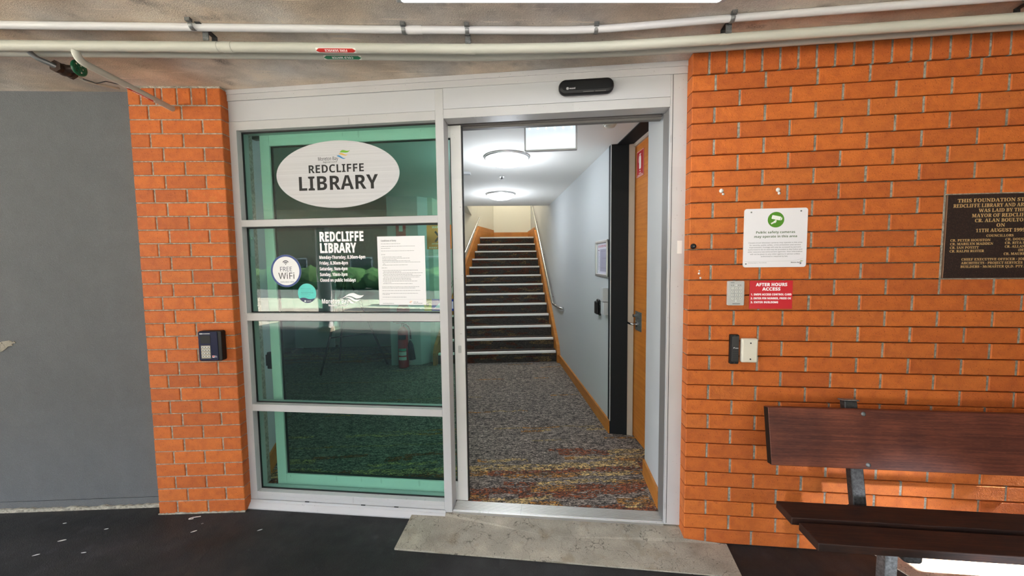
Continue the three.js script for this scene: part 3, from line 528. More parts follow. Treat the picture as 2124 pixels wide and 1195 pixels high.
// ---------------------------------------------------------------- pipes under the soffit
{
  const clip = (parent, p, r, a, mat = M.galv) => { const g = new THREE.TorusGeometry(r + 0.0018, 0.0022, 6, 20, Math.PI); g.scale(1, 1, 5); g.rotateZ(Math.PI); g.rotateY(Math.PI / 2); const tabs = [bx(-0.011, 0.011, 0.004, 0.0185, -r - 0.018, -r, 0), bx(-0.011, 0.011, 0.004, 0.0185, r, r + 0.018, 0)].map((k) => k.translate(0, -0.001, 0)); const all = merge([g, ...tabs]); all.rotateY(-a); all.translate(p.x, p.y, p.z); return part('pipe_clip', all, mat, parent); };
  const conduit = thing('conduit', INT, [0, 0, 0], 'thin white electrical conduit clipped to the soffit, nearest the batten light', 'pipe');
  const cp = [V(-7, 2.768, -1.935), V(-0.42, 2.768, -1.909), V(0.45, 2.768, -1.893), V(1.10, 2.768, -1.785), V(5, 2.768, -1.19)];
  part('tube', bent(cp, 0.0165, 0.18), M.pvc, conduit);
  part('coupling', bent([V(-0.40, 2.768, -1.9089), V(-0.33, 2.768, -1.9074)], 0.0185, 0.01), M.pvc, conduit);
  for (const [x, z, a] of [[-1.378, -1.9, 0.004], [-0.416, -1.909, 0.004], [-0.117, -1.905, 0.01], [0.498, -1.885, 0.1], [1.103, -1.785, 0.15], [2.29, -1.605, 0.15]]) clip(conduit, V(x, 2.768, z), 0.0165, a);
  const rp = [V(-7, 2.7125, -2.02), V(-0.05, 2.7125, -1.962), V(0.522, 2.7125, -1.932), V(1.10, 2.7125, -1.85), V(5, 2.7125, -1.258)];
  const riser = thing('fire_pipe', INT, [0, 0, 0], 'thickest cream painted pipe under the soffit with a branch to the brick pier', 'pipe');
  part('tube', bent(rp, 0.0228, 0.2, 18), M.pipePaint, riser);
  const br = part('branch', bent([V(-1.985, 2.712, -1.98), V(-1.99, 2.655, -1.987), V(-2.006, 2.645, -2.56)], 0.0165, 0.045), M.pipePaint, riser, 'branch pipe running back into the pier');
  const band = (p, q, r) => { const d = q.clone().sub(p).setLength(0.05); part('pipe_band', bent([p, p.clone().add(d)], r, 0.01, 18), M.pipePaint, riser); };
  for (const [x, z, dx, dz] of [[-1.365, -1.973, 1, 0.008], [-0.135, -1.9627, 1, 0.008], [1.09, -1.852, 1, 0.15], [2.35, -1.660, 1, 0.152], [-1.30, -1.9724, 1, 0.008]]) band(V(x, 2.7125, z), V(x + dx, 2.7125, z + dz), 0.0243);
  for (const [x, zc, zp, a, lean] of [[-1.352, -1.905, -1.965, 0.0, 0.05], [-0.117, -1.907, -1.962, 0.0, 0], [1.115, -1.785, -1.85, 0.15, -0.02], [2.36, -1.60, -1.662, 0.15, -0.04]]) {
    const g = [bx(-0.012, 0.012, 0, 0.003, -0.06, 0.06), bx(-0.012, 0.012, -0.05, 0.003, -0.062, -0.058)]; const b = merge(g); b.rotateY(-a + lean); b.translate(x, 2.774, (zc + zp) / 2 - 0.01); part('hanger', b, M.darkSteel, riser, 'steel hanger strap');
    const c = bx(-0.013, 0.013, -0.012, 0.03, -0.004, 0.001); c.rotateY(-a); c.translate(x, 2.738, zp + 0.025); part('hanger_tab', c, M.galv, riser);
  }
  const cold = thing('water_pipe', INT, [0, 0, 0], 'thinner cream pipe close behind the fire pipe', 'pipe');
  const wp = [V(-7, 2.735, -2.10), V(-0.05, 2.735, -2.086), V(0.549, 2.735, -2.037), V(1.0, 2.735, -1.985), V(5, 2.735, -1.357)];
  part('tube', bent(wp, 0.0165, 0.2), M.pipePaint, cold);
  // printed bands: lettering reads from the other side, so it stands on its head here
  const label = (w, h, bg, str) => canvasTex(512, 64, (x, W, H) => { x.fillStyle = '#eceae2'; x.fillRect(0, 0, W, H); x.fillStyle = bg; x.beginPath(); x.moveTo(0, 32); x.lineTo(40, 6); x.lineTo(W - 40, 6); x.lineTo(W, 32); x.lineTo(W - 40, 58); x.lineTo(40, 58); x.fill(); x.fillStyle = '#fff'; x.save(); x.translate(W, H); x.rotate(Math.PI); fit(x, str, 110, 402, 46, 28); x.restore(); });
  const wrap = (r, len, a0, a1, tex, from, to, parent, text) => { const g = new THREE.CylinderGeometry(r, r, len, 16, 1, true, a0, a1 - a0); const uv = g.attributes.uv; for (let i = 0; i < uv.count; i++) { const u = uv.getX(i); uv.setXY(i, 1 - uv.getY(i), u); } g.rotateZ(Math.PI / 2); const d = to.clone().sub(from); const q = new THREE.Quaternion().setFromUnitVectors(V(1, 0, 0), d.clone().normalize()); g.applyQuaternion(q); const m = from.clone().lerp(to, 0.5); g.translate(m.x, m.y, m.z); return part('pipe_label', g, printed(tex, 0.5, { side: THREE.DoubleSide }), parent, text); };
  const at = (pts, x) => { for (let i = 1; i < pts.length; i++) if (x <= pts[i].x) { const t = (x - pts[i - 1].x) / (pts[i].x - pts[i - 1].x); return pts[i - 1].clone().lerp(pts[i], t); } };
  wrap(0.0232, 0.19, -1.5, -0.45, label(1, 1, '#c9302a', 'FIRE SERVICE'), at(rp, -0.85), at(rp, -0.66), riser, 'red pipe label');
  wrap(0.0169, 0.19, -1.5, -0.2, label(1, 1, '#1f7a54', 'COLD WATER'), at(wp, -0.865), at(wp, -0.675), cold, 'green pipe label');
  {
    const d = V(-0.016, -0.010, -0.575).normalize(), q = new THREE.Quaternion().setFromUnitVectors(V(0, 1, 0), d), want = V(-0.1, -1, 0.1), th = Math.atan2(want.dot(V(1, 0, 0).applyQuaternion(q)), want.dot(V(0, 0, 1).applyQuaternion(q)));
    const g = new THREE.CylinderGeometry(0.0169, 0.0169, 0.18, 16, 1, true, th - 0.75, 1.5), uv = g.attributes.uv; for (let i = 0; i < uv.count; i++) { const u = uv.getX(i); uv.setXY(i, uv.getY(i), 1 - u); }
    g.applyQuaternion(q); g.translate(-1.9995, 2.6492, -2.325); part('pipe_label', g, printed(label(1, 1, '#c22a26', 'FIRE SERVICE'), 0.5, { side: THREE.DoubleSide }), br, 'red label on the branch');
  }
  const v = thing('gate_valve', INT, [-2.225, 2.685, -2.155], 'brown gate valve with a green handwheel under the soffit at the left', 'valve');
  part('body', [cyl(0.024, 0.024, 0.07, 18).rotateX(Math.PI / 2), new THREE.SphereGeometry(0.03, 18, 12), cyl(0.03, 0.03, 0.014, 6).rotateX(Math.PI / 2).translate(0, 0, 0.035), cyl(0.03, 0.03, 0.014, 6).rotateX(Math.PI / 2).translate(0, 0, -0.035), cyl(0.016, 0.02, 0.05, 14).rotateZ(-Math.PI / 2).translate(0.035, 0.006, 0)], std(lin(0.05, 0.03, 0.022), 0.5, { metalness: 0.4 }), v);
  part('handwheel', [new THREE.TorusGeometry(0.032, 0.0075, 10, 28).rotateY(Math.PI / 2), ...[0, 1, 2].map((i) => bx(-0.003, 0.003, -0.03, 0.03, -0.005, 0.005).rotateX(i * Math.PI / 3)), cyl(0.009, 0.009, 0.02, 12).rotateZ(Math.PI / 2)].map((g) => g.translate(0.075, 0.01, 0)), M.green, v, 'green handwheel');
  part('inlet', bent([V(-0.055, 0.04, 0.10), V(-0.045, 0.02, 0.08), V(0, 0, 0.035)], 0.0115, 0.012), M.galv, v);
  part('outlet', bent([V(0, 0, -0.035), V(0.01, -0.01, -0.1), V(0.01, 0.03, -0.28)], 0.0075, 0.01), M.pipePaint, v);
  part('drip_wire', bent([V(0.02, -0.012, -0.07), V(0.06, -0.022, -0.10), V(0.10, -0.005, -0.11), V(0.105, 0.03, -0.27)], 0.0025, 0.006, 8), M.darkSteel, v);
}

// ---------------------------------------------------------------- fittings on the screen and the walls
{
  const t = thing('motion_sensor', FAC, [2.267, 2.6635, 0], 'black rounded door motion sensor on the white header', 'sensor');
  const g = plate(rrect(-0.157, 0.157, -0.0425, 0.0425, 0.0415), 0.05, 0.018, 20); part('body', g, M.black, t);
  parts('lens', [bx(-0.02, 0.045, -0.036, -0.024, 0.03, 0.047, 0.003), bx(0.048, 0.112, -0.036, -0.024, 0.03, 0.047, 0.003)], std(lin(0.1, 0.095, 0.09), 0.2), t);
  part('mark', face(-0.115, -0.06, -0.022, -0.004, 0.0503), printed(canvasTex(256, 84, (x, W, H) => { x.fillStyle = '#0b0b0c'; x.fillRect(0, 0, W, H); x.fillStyle = x.strokeStyle = '#e8e8e8'; x.lineWidth = 9; x.beginPath(); x.arc(40, 42, 28, 0, 7); x.stroke(); x.fillRect(30, 26, 18, 30); fit(x, 'record', 84, 244, 60, 36); }), 0.4), t);
}
{
  const t = thing('door_entry_keypad', LP, [-0.128, 1.145, 0], 'dark navy keypad terminal with a screen on the brick pier', 'keypad');
  part('case', plate(rrect(-0.072, 0.072, -0.098, 0.098, 0.012), 0.042, 0.004), M.black, t);
  part('front', plate(rrect(-0.07, 0.05, -0.094, 0.094, 0.008), 0.004, 0.001).translate(-0.001, 0, 0.041), M.navy, t);
  part('screen', bx(-0.057, 0.005, 0.018, 0.07, 0.044, 0.0462), matt(lin(0.006, 0.007, 0.007), 0.3, 0.4), t);
  const pad = part('key_pad', bx(-0.056, 0.003, -0.08, 0.005, 0.044, 0.047, 0.001), std(lin(0.3, 0.27, 0.2), 0.5), t, 'beige button field');
  for (let r = 0; r < 4; r++) for (let c = 0; c < 3; c++) { const k = part('key', bx(-0.050 + c * 0.0178, -0.0355 + c * 0.0178, -0.0125 - r * 0.0198, 0.0005 - r * 0.0198, 0.046, 0.0492, 0.001), M.labelWhite, pad); part('digit', bx(-0.0462 + c * 0.0178, -0.0395 + c * 0.0178, -0.0095 - r * 0.0198, -0.003 - r * 0.0198, 0.049, 0.0495), M.black, pad); }
  parts('brand_strip', [bx(-0.058, 0.004, 0.079, 0.0825, 0.0448, 0.0454), cyl(0.0042, 0.0042, 0.0006, 14).rotateX(Math.PI / 2).translate(-0.057, 0.0808, 0.0451), cyl(0.0042, 0.0042, 0.0006, 14).rotateX(Math.PI / 2).translate(-0.048, 0.0808, 0.0451)], M.labelWhite, t);
  part('badge', face(0.01, 0.042, -0.076, -0.06, 0.0453), printed(canvasTex(128, 64, (x, W, H) => { x.fillStyle = '#0c1030'; x.fillRect(0, 0, W, H); x.fillStyle = '#e9d9dc'; x.fillRect(2, 4, 60, 56); x.fillStyle = '#c2303c'; x.fillRect(10, 10, 44, 30); x.fillStyle = '#dfe2ef'; x.fillRect(70, 12, 40, 8); x.fillRect(70, 40, 56, 10); })), t);
}
{
  const t = thing('access_keypad', RW, [0.246, 1.475, 0], 'small light grey access keypad beside the red sign', 'keypad');
  part('case', plate(rrect(-0.0435, 0.0435, -0.068, 0.068, 0.006), 0.018, 0.003), M.plasticGrey, t);
  const nums = ['1', '2', '3', '4', '5', '6', '7', '8', '9', '*', '0', '#'];
  for (let i = 0; i < 12; i++) { const c = i % 3, r = Math.floor(i / 3); const k = part('key', plate(rrect(-0.0275 + c * 0.0205, -0.0115 + c * 0.0205, 0.0205 - r * 0.019, 0.0355 - r * 0.019, 0.002), 0.002, 0.0006).translate(0, 0, 0.018), std(lin(0.42, 0.43, 0.41), 0.5), t);
    part('digit', face(-0.0255 + c * 0.0205, -0.0135 + c * 0.0205, 0.0222 - r * 0.019, 0.0338 - r * 0.019, 0.0202), printed(canvasTex(32, 32, (x) => { x.fillStyle = '#dfe0da'; x.fillRect(0, 0, 32, 32); x.fillStyle = '#33342f'; x.font = 'bold 26px sans-serif'; x.textAlign = 'center'; x.textBaseline = 'middle'; x.fillText(nums[i], 16, 17); })), k); }
  parts('indicator', [...[-0.026, -0.016, 0.012, 0.022].map((s) => cyl(0.002, 0.002, 0.001, 8).rotateX(Math.PI / 2).translate(s, 0.0445, 0.0183))], M.black, t);
  parts('lit_dot', [cyl(0.0045, 0.0045, 0.001, 14).rotateX(Math.PI / 2).translate(-0.001, 0.0445, 0.0184), cyl(0.0045, 0.0045, 0.001, 14).rotateX(Math.PI / 2).translate(-0.001, -0.043, 0.0184)], M.labelWhite, t);
  parts('mark', [bx(-0.03, -0.01, 0.0575, 0.0595, 0.018, 0.0184), bx(-0.018, 0.022, -0.0595, -0.057, 0.018, 0.0184)], M.black, t);
}
{
  const t = thing('card_reader', RW, [0.245, 1.16, 0], 'slim black card reader left of the cream cover plate', 'card reader');
  part('case', plate(rrect(-0.0235, 0.0235, -0.083, 0.083, 0.006), 0.02, 0.003), M.black, t);
  part('front', plate(rrect(-0.0165, 0.0215, -0.068, 0.075, 0.003), 0.006, 0.002).translate(0, 0, 0.019), std(lin(0.03, 0.03, 0.03), 0.5), t);
  parts('ridge', Array.from({ length: 6 }, (_, i) => bx(-0.013, 0.019, -0.06 + i * 0.011, -0.058 + i * 0.011, 0.024, 0.0262)), M.black, t);
  part('mark', face(-0.011, 0.019, 0.004, 0.014, 0.0262), printed(canvasTex(128, 42, (x, W, H) => { x.fillStyle = '#26272a'; x.fillRect(0, 0, W, H); x.fillStyle = '#eee'; x.beginPath(); x.moveTo(4, 36); x.lineTo(14, 6); x.lineTo(44, 6); x.lineTo(34, 22); x.lineTo(22, 24); x.fill(); x.fillRect(46, 18, 74, 11); })), t);
  parts('screw', [screwHead(0, 0.0765, 0.02), screwHead(0.0, -0.076, 0.02)], M.darkSteel, t);
  const w = thing('cover_plate', RW, [0.322, 1.155, 0], 'blank cream cover plate with two screws beside the black card reader', 'cover plate');
  part('plate', plate(rrect(-0.0435, 0.0435, -0.0675, 0.0675, 0.01), 0.03, 0.009), M.plasticCream, w);
  parts('screw', [screwHead(0.003, 0.043, 0.03, 0.0042), screwHead(0.003, -0.047, 0.03, 0.0042)], M.black, w);
  const b = thing('rubber_bumper', RW, [0.02, 1.738, 0], 'small round black rubber bumper screwed to the brick corner', 'bumper');
  part('pad', new THREE.LatheGeometry([[0.0005, 0.011], [0.009, 0.011], [0.0145, 0.007], [0.0155, 0]].map(([a, c]) => new THREE.Vector2(a, c)), 24).rotateX(Math.PI / 2), M.black, b); part('screw', screwHead(0, 0, 0.0105, 0.0035), M.galv, b);
}

// ---------------------------------------------------------------- signs
const leafMark = (x, X, Y, k, cols) => {   // three swept leaves of the council emblem
  x.save(); x.translate(X, Y); x.scale(k, k);
  const L = (c, pts) => { x.fillStyle = c; x.beginPath(); x.moveTo(...pts[0]); x.bezierCurveTo(...pts[1], ...pts[2], ...pts[3]); x.bezierCurveTo(...pts[4], ...pts[5], ...pts[0]); x.fill(); };
  L(cols[0], [[25, 22], [45, -14], [70, 26], [100, 8], [80, 36], [55, 20]]);
  L(cols[1], [[16, 32], [40, 14], [54, 44], [82, 38], [60, 54], [44, 36]]);
  L(cols[2], [[0, 46], [28, 28], [36, 66], [66, 62], [44, 76], [26, 52]]);
  x.restore();
};
{
  const t = thing('oval_sign', FAC, [0.692, 2.239, -0.043], 'large silver oval library sign on the top pane', 'sign');
  const s = new THREE.Shape(); s.absellipse(0, 0, 0.418, 0.213, 0, Math.PI * 2);
  part('plate', plate(s, 0.004, 0.0008, 64), std(lin(0.62, 0.62, 0.64), 0.42, { metalness: 0.35 }), t);
  const f = new THREE.ShapeGeometry(s, 64); const p = f.attributes.position, uv = f.attributes.uv; for (let i = 0; i < p.count; i++) uv.setXY(i, p.getX(i) / 0.836 + 0.5, p.getY(i) / 0.426 + 0.5); f.translate(0, 0, 0.0043);
  part('print', f, printed(canvasTex(1672, 852, (x, W, H) => {
    x.fillStyle = '#c6c6c9'; x.fillRect(0, 0, W, H);
    const r = mulberry(4); for (let i = 0; i < 900; i++) { x.fillStyle = r() > 0.5 ? 'rgba(255,255,255,0.05)' : 'rgba(90,90,95,0.05)'; x.fillRect(0, r() * H, W, 1 + r() * 2); }
    x.fillStyle = '#141414'; fit(x, 'Moreton Bay', 585, 862, 246, 44, 'normal'); fit(x, 'Regional Council', 655, 845, 276, 20, 'normal');
    leafMark(x, 842, 112, 1.85, ['#6fae2a', '#d9a94a', '#2f7fb8']);
    x.fillStyle = '#0b0b0b'; fit(x, 'REDCLIFFE', 440, 1212, 400, 100, 'bold'); fit(x, 'LIBRARY', 286, 1388, 620, 178, 'bold');
  }), 0.6), t);
}
const cutout = (w, h, draw) => new THREE.MeshStandardMaterial({ map: canvasTex(w, h, draw), roughness: 0.6, transparent: true, alphaTest: 0.4 });
{
  // vinyl lettering: 0.35 x 0.34 m, 4000 px per metre
  const o = thing('opening_hours_lettering', FAC, [0.70, 1.715, -0.0435], 'white vinyl library name and opening hours on the second pane', 'lettering');
  const K = 4000, X = (s) => (s - 0.525) * K, Y = (y) => (1.89 - y) * K;
  part('vinyl', face(-0.175, 0.175, -0.175, 0.175, 0), cutout(1400, 1400, (x, W, H) => {
    x.clearRect(0, 0, W, H); x.fillStyle = '#ffffff'; x.strokeStyle = '#ffffff'; x.lineJoin = 'round';
    const T = (str, a, b, base, cap, w) => { x.save(); x.font = 'bold ' + (cap * K / 0.714) + 'px sans-serif'; const m = x.measureText(str).width; x.translate(X(a), Y(base)); x.scale((b - a) * K / m, 1); x.lineWidth = w; x.strokeText(str, 0, 0); x.fillText(str, 0, 0); x.restore(); };
    T('REDCLIFFE', 0.547, 0.856, 1.811, 0.061, 15); T('LIBRARY', 0.547, 0.80, 1.737, 0.061, 15);
    T('Monday-Thursday, 8.30am-6pm', 0.542, 0.862, 1.697, 0.0205, 3); T('Friday, 8.30am-8pm', 0.542, 0.742, 1.6595, 0.0205, 3); T('Saturday, 9am-4pm', 0.542, 0.738, 1.622, 0.0205, 3); T('Sunday, 10am-3pm', 0.542, 0.736, 1.5845, 0.0205, 3); T('Closed on public holidays', 0.542, 0.79, 1.547, 0.0205, 3);
  }), o);
  const d = thing('council_logo_decal', FAC, [0.70, 1.43, -0.0435], 'white vinyl council emblem at the foot of the second pane', 'decal');
  part('vinyl', face(-0.175, 0.175, -0.06, 0.06, 0), cutout(1400, 480, (x, W, H) => {
    x.clearRect(0, 0, W, H); x.fillStyle = x.strokeStyle = '#fff';
    const S = (s) => (s - 0.525) * K, YY = (y) => (1.49 - y) * K;
    fit(x, 'Moreton Bay', S(0.545), S(0.737), YY(1.402), 0.03 * K); fit(x, 'Regional Council', S(0.592), S(0.722), YY(1.384), 0.012 * K);
    const sw = (pts) => { x.beginPath(); x.moveTo(S(pts[0]), YY(pts[1])); for (let i = 2; i < pts.length; i += 6) x.bezierCurveTo(S(pts[i]), YY(pts[i + 1]), S(pts[i + 2]), YY(pts[i + 3]), S(pts[i + 4]), YY(pts[i + 5])); x.fill(); };
    sw([0.655, 1.433, 0.71, 1.43, 0.715, 1.47, 0.765, 1.471, 0.79, 1.47, 0.80, 1.45, 0.842, 1.458, 0.825, 1.44, 0.805, 1.432, 0.785, 1.437, 0.765, 1.445, 0.755, 1.452, 0.735, 1.452, 0.71, 1.446, 0.7, 1.432, 0.655, 1.433]);
    sw([0.71, 1.437, 0.74, 1.456, 0.76, 1.44, 0.775, 1.43, 0.79, 1.424, 0.805, 1.428, 0.815, 1.429, 0.80, 1.415, 0.785, 1.414, 0.77, 1.418, 0.755, 1.426, 0.74, 1.444, 0.71, 1.437]);
    sw([0.725, 1.427, 0.74, 1.434, 0.748, 1.424, 0.76, 1.414, 0.77, 1.408, 0.775, 1.408, 0.785, 1.408, 0.765, 1.398, 0.75, 1.402, 0.742, 1.41, 0.738, 1.418, 0.733, 1.424, 0.725, 1.427]);
  }), d);
  const disc = (name, s, y, r, label, draw) => { const t = thing(name, FAC, [s, y, -0.044], label, 'sticker'); const g = new THREE.CylinderGeometry(r, r, 0.0008, 56); g.rotateX(Math.PI / 2); part('backing', g, M.labelWhite, t); const f = new THREE.CircleGeometry(r * 0.998, 56); f.translate(0, 0, 0.0006); part('print', f, printed(canvasTex(768, 768, draw)), t); };
  disc('wifi_sticker', 0.3035, 1.6205, 0.1085, 'round white and blue free wifi sticker on the second pane', (x, W) => {
    x.fillStyle = '#1d3f86'; x.fillRect(0, 0, W, W); x.fillStyle = '#eeeef0'; x.beginPath(); x.arc(384, 384, 338, 0, 7); x.fill();
    x.strokeStyle = '#3a3f48'; x.lineWidth = 22; x.beginPath(); x.arc(384, 230, 84, Math.PI * 1.2, Math.PI * 1.8); x.stroke(); x.beginPath(); x.arc(384, 230, 46, Math.PI * 1.2, Math.PI * 1.8); x.stroke(); x.fillStyle = '#3a3f48'; x.beginPath(); x.arc(384, 222, 14, 0, 7); x.fill();
    x.fillStyle = '#26324e'; fit(x, 'FREE', 222, 546, 392, 104, 'normal'); x.fillStyle = '#14161c'; fit(x, 'WiFi', 184, 606, 572, 146, 'normal'); x.fillStyle = '#4a5570'; fit(x, 'AVAILABLE HERE', 224, 582, 660, 30, 'normal');
  });
  disc('round_notice_sticker', 0.4455, 1.4705, 0.065, 'small turquoise round sticker below the wifi sticker', (x, W) => {
    x.fillStyle = '#4fd0c6'; x.fillRect(0, 0, W, W); x.fillStyle = '#24305a'; x.beginPath(); x.moveTo(0, 620); x.bezierCurveTo(150, 540, 260, 540, 380, 590); x.bezierCurveTo(500, 640, 640, 600, 768, 560); x.lineTo(768, 768); x.lineTo(0, 768); x.fill();
    x.fillStyle = '#1f5560'; fit(x, 'We are creating', 130, 540, 222, 26, 'normal'); fit(x, 'cleaner, greener spaces', 130, 640, 300, 26, 'normal'); x.fillStyle = '#123540'; fit(x, 'Sanctuary Friends', 130, 650, 378, 32); x.fillStyle = '#1f5560'; fit(x, 'to the bay area', 130, 520, 450, 24, 'normal'); fit(x, 'no smoking within', 130, 460, 530, 20, 'normal');
    x.fillStyle = '#e8eef2'; x.beginPath(); x.arc(290, 690, 34, 0, 7); x.fill(); fit(x, 'council', 340, 540, 706, 34);
  });
  const pg = thing('conditions_notice', FAC, [1.1035, 1.6145, -0.044], 'white printed conditions of entry sheet on the second pane', 'notice');
  part('sheet', bx(-0.158, 0.158, -0.2215, 0.2215, 0, 0.0006), M.labelWhite, pg);
  part('print', face(-0.158, 0.158, -0.2215, 0.2215, 0.0009), printed(canvasTex(1024, 1436, (x, W, H) => {
    x.fillStyle = '#efeef0'; x.fillRect(0, 0, W, H); x.fillStyle = '#4a4a4c'; fit(x, 'Conditions of Entry', 78, 410, 105, 30);
    x.fillStyle = '#77777a'; const r = mulberry(12), line = (y, a, b) => { let p = a; while (p < b) { const w = 14 + r() * 46; x.fillRect(p, y, Math.min(w, b - p), 7); p += w + 9; } };
    [[150, 78, 500], [204, 78, 810], [244, 78, 280], [298, 78, 790], [374, 78, 165], [424, 100, 520], [450, 100, 690], [484, 100, 410], [508, 100, 700], [534, 100, 920], [570, 115, 160], [594, 100, 650], [652, 78, 200], [706, 100, 860], [736, 115, 500], [760, 100, 960], [790, 115, 740], [816, 100, 930], [846, 115, 890], [874, 100, 710], [900, 100, 720], [930, 100, 850], [960, 115, 290], [984, 100, 740], [1050, 78, 880], [1078, 78, 800], [1130, 78, 900], [1188, 78, 850], [1212, 78, 235], [1268, 78, 600]].forEach((l) => line(...l));
    x.fillRect(50, 1318, 920, 2); x.fillStyle = '#8a8a8c'; fit(x, 'moretonbay.qld.gov.au', 78, 320, 1410, 15); x.fillStyle = '#e09a6a'; leafMark(x, 655, 1348, 0.75, ['#e8b878', '#e2925e', '#d96f50']); x.fillStyle = '#7a7a7c'; fit(x, 'CITY OF', 745, 850, 1384, 16); fit(x, 'MORETON BAY', 745, 945, 1412, 16);
  }), 0.6), pg);
}
{
  const w = thing('warning_sticker', FAC, [1.329, 1.832, -0.133], 'orange warning sticker with a black cross on the sliding leaf', 'sticker');
  part('print', face(-0.083, 0.083, -0.079, 0.079, 0), printed(canvasTex(512, 488, (x, W, H) => { x.fillStyle = '#ff9a3c'; x.fillRect(0, 0, W, H); x.fillStyle = '#fff6e6'; fit(x, 'WARNING', 110, 402, 66, 46); x.fillStyle = '#141210'; x.lineWidth = 40; x.strokeStyle = '#141210'; x.beginPath(); x.moveTo(175, 130); x.lineTo(337, 340); x.moveTo(337, 130); x.lineTo(175, 340); x.stroke(); x.fillStyle = '#fff6e6'; fit(x, 'AUTOMATIC DOOR', 100, 412, 392, 26); fit(x, 'KEEP CLEAR', 40, 472, 470, 26); })), w);
  const b = thing('safety_strip_sticker', FAC, [1.319, 1.382, -0.133], 'blue and yellow strip sticker low on the sliding leaf', 'sticker');
  part('print', face(-0.103, 0.103, -0.04, 0.04, 0), printed(canvasTex(512, 200, (x, W, H) => { x.fillStyle = '#1c3fae'; x.fillRect(0, 0, W, H); x.fillStyle = '#c9b53a'; x.fillRect(0, 0, 128, H); x.fillStyle = '#6a5a22'; x.beginPath(); x.arc(56, 90, 30, 0, 7); x.fill(); x.fillStyle = '#dfe8ff'; x.beginPath(); x.moveTo(170, 150); x.lineTo(300, 30); x.lineTo(380, 30); x.lineTo(330, 150); x.fill(); x.fillRect(470, 40, 30, 120); })), b);
}
{
  const t = thing('camera_sign', RW, [0.4455, 1.777, 0], 'white public safety camera sign with a green disc on the brick wall', 'sign');
  part('plate', plate(rrect(-0.162, 0.162, -0.16, 0.16, 0.014), 0.004, 0.0008), M.labelWhite, t);
  const f = new THREE.ShapeGeometry(rrect(-0.161, 0.161, -0.159, 0.159, 0.013), 12); const p = f.attributes.position, uv = f.attributes.uv; for (let i = 0; i < p.count; i++) uv.setXY(i, p.getX(i) / 0.324 + 0.5, p.getY(i) / 0.32 + 0.5); f.translate(0, 0, 0.0043);
  part('print', f, printed(canvasTex(1296, 1280, (x, W, H) => {
    x.fillStyle = '#ecebf0'; x.fillRect(0, 0, W, H); x.fillStyle = '#4f8f1c'; x.beginPath(); x.arc(652, 246, 168, 0, 7); x.fill();
    x.fillStyle = '#f3f5ee'; x.save(); x.translate(668, 208); x.rotate(0.22); x.beginPath(); x.roundRect(-104, -44, 184, 84, 16); x.fill(); x.beginPath(); x.moveTo(88, -42); x.lineTo(112, -14); x.lineTo(112, 16); x.lineTo(88, 42); x.fill(); x.restore();
    x.beginPath(); x.arc(630, 292, 26, 0, 7); x.fill(); x.fillRect(634, 250, 30, 40); x.save(); x.translate(582, 318); x.rotate(-0.5); x.fillRect(-30, -16, 60, 32); x.restore();
    x.fillStyle = '#3a5a2c'; fit(x, 'Public safety cameras', 248, 1052, 540, 50, 'bold'); fit(x, 'may operate in this area', 212, 1096, 632, 50, 'bold');
    x.fillStyle = '#55585e'; const L = ['Closed-circuit television cameras may operate in this area', 'for security, public safety, crime prevention and service', 'improvement. Footage will only be accessed by persons', 'authorised to do so and may be provided to the Police and', 'other statutory law enforcement agencies. Your information', 'will not be given to any other agency or person unless', 'authorised or required by law.'], R = [[100, 1200], [124, 1172], [118, 1180], [96, 1206], [92, 1212], [142, 1164], [366, 922]];
    L.forEach((s, i) => fit(x, s, R[i][0], R[i][1], 756 + i * 49.5, 25, 'normal'));
    x.strokeStyle = '#9aa0a4'; x.lineWidth = 2.5; x.beginPath(); x.moveTo(30, 1150); x.lineTo(900, 1150); x.quadraticCurveTo(1100, 1144, 1230, 1090); x.stroke();
    x.fillStyle = '#6a6a6e'; fit(x, 'moretonbay.qld.gov.au | Phone 3205 0555', 98, 490, 1190, 15, 'normal'); x.fillStyle = '#222'; fit(x, 'Moreton Bay', 984, 1160, 1190, 26); leafMark(x, 1152, 1130, 0.85, ['#7da05a', '#b8a050', '#5a7080']);
  }), 0.35), t);
  parts('screw', [[-0.126, 0.141], [0.127, 0.143], [-0.147, -0.141], [0.133, -0.14]].map(([a, b]) => screwHead(a, b, 0.004, 0.0045)), M.galv, t);
  const r = thing('access_sign', RW, [0.434, 1.465, 0], 'red after hours access sign right of the light grey keypad', 'sign');
  part('plate', bx(-0.111, 0.111, -0.078, 0.078, 0, 0.003, 0.0005), M.red, r);
  part('print', face(-0.1105, 0.1105, -0.0775, 0.0775, 0.0033), printed(canvasTex(1110, 780, (x, W, H) => {
    x.fillStyle = '#cf0a22'; x.fillRect(0, 0, W, H); x.fillStyle = '#fff'; x.strokeStyle = '#fff';
    const T = (s, a, b, y, c) => { x.save(); x.font = 'bold ' + (c / 0.714) + 'px sans-serif'; const m = x.measureText(s).width; x.translate(a, y); x.scale((b - a) / m, 1); x.lineWidth = c * 0.07; x.strokeText(s, 0, 0); x.fillText(s, 0, 0); x.restore(); };
    T('AFTER HOURS', 160, 972, 148, 84); T('ACCESS', 330, 800, 272, 84); T('1. SWIPE ACCESS CONTROL CARD', 32, 1086, 408, 52); T('2. ENTER PIN NUMBER, PRESS OK', 30, 1078, 516, 52); T('3. ENTER BUILDING', 30, 752, 626, 52);
  }), 0.4), r);
}
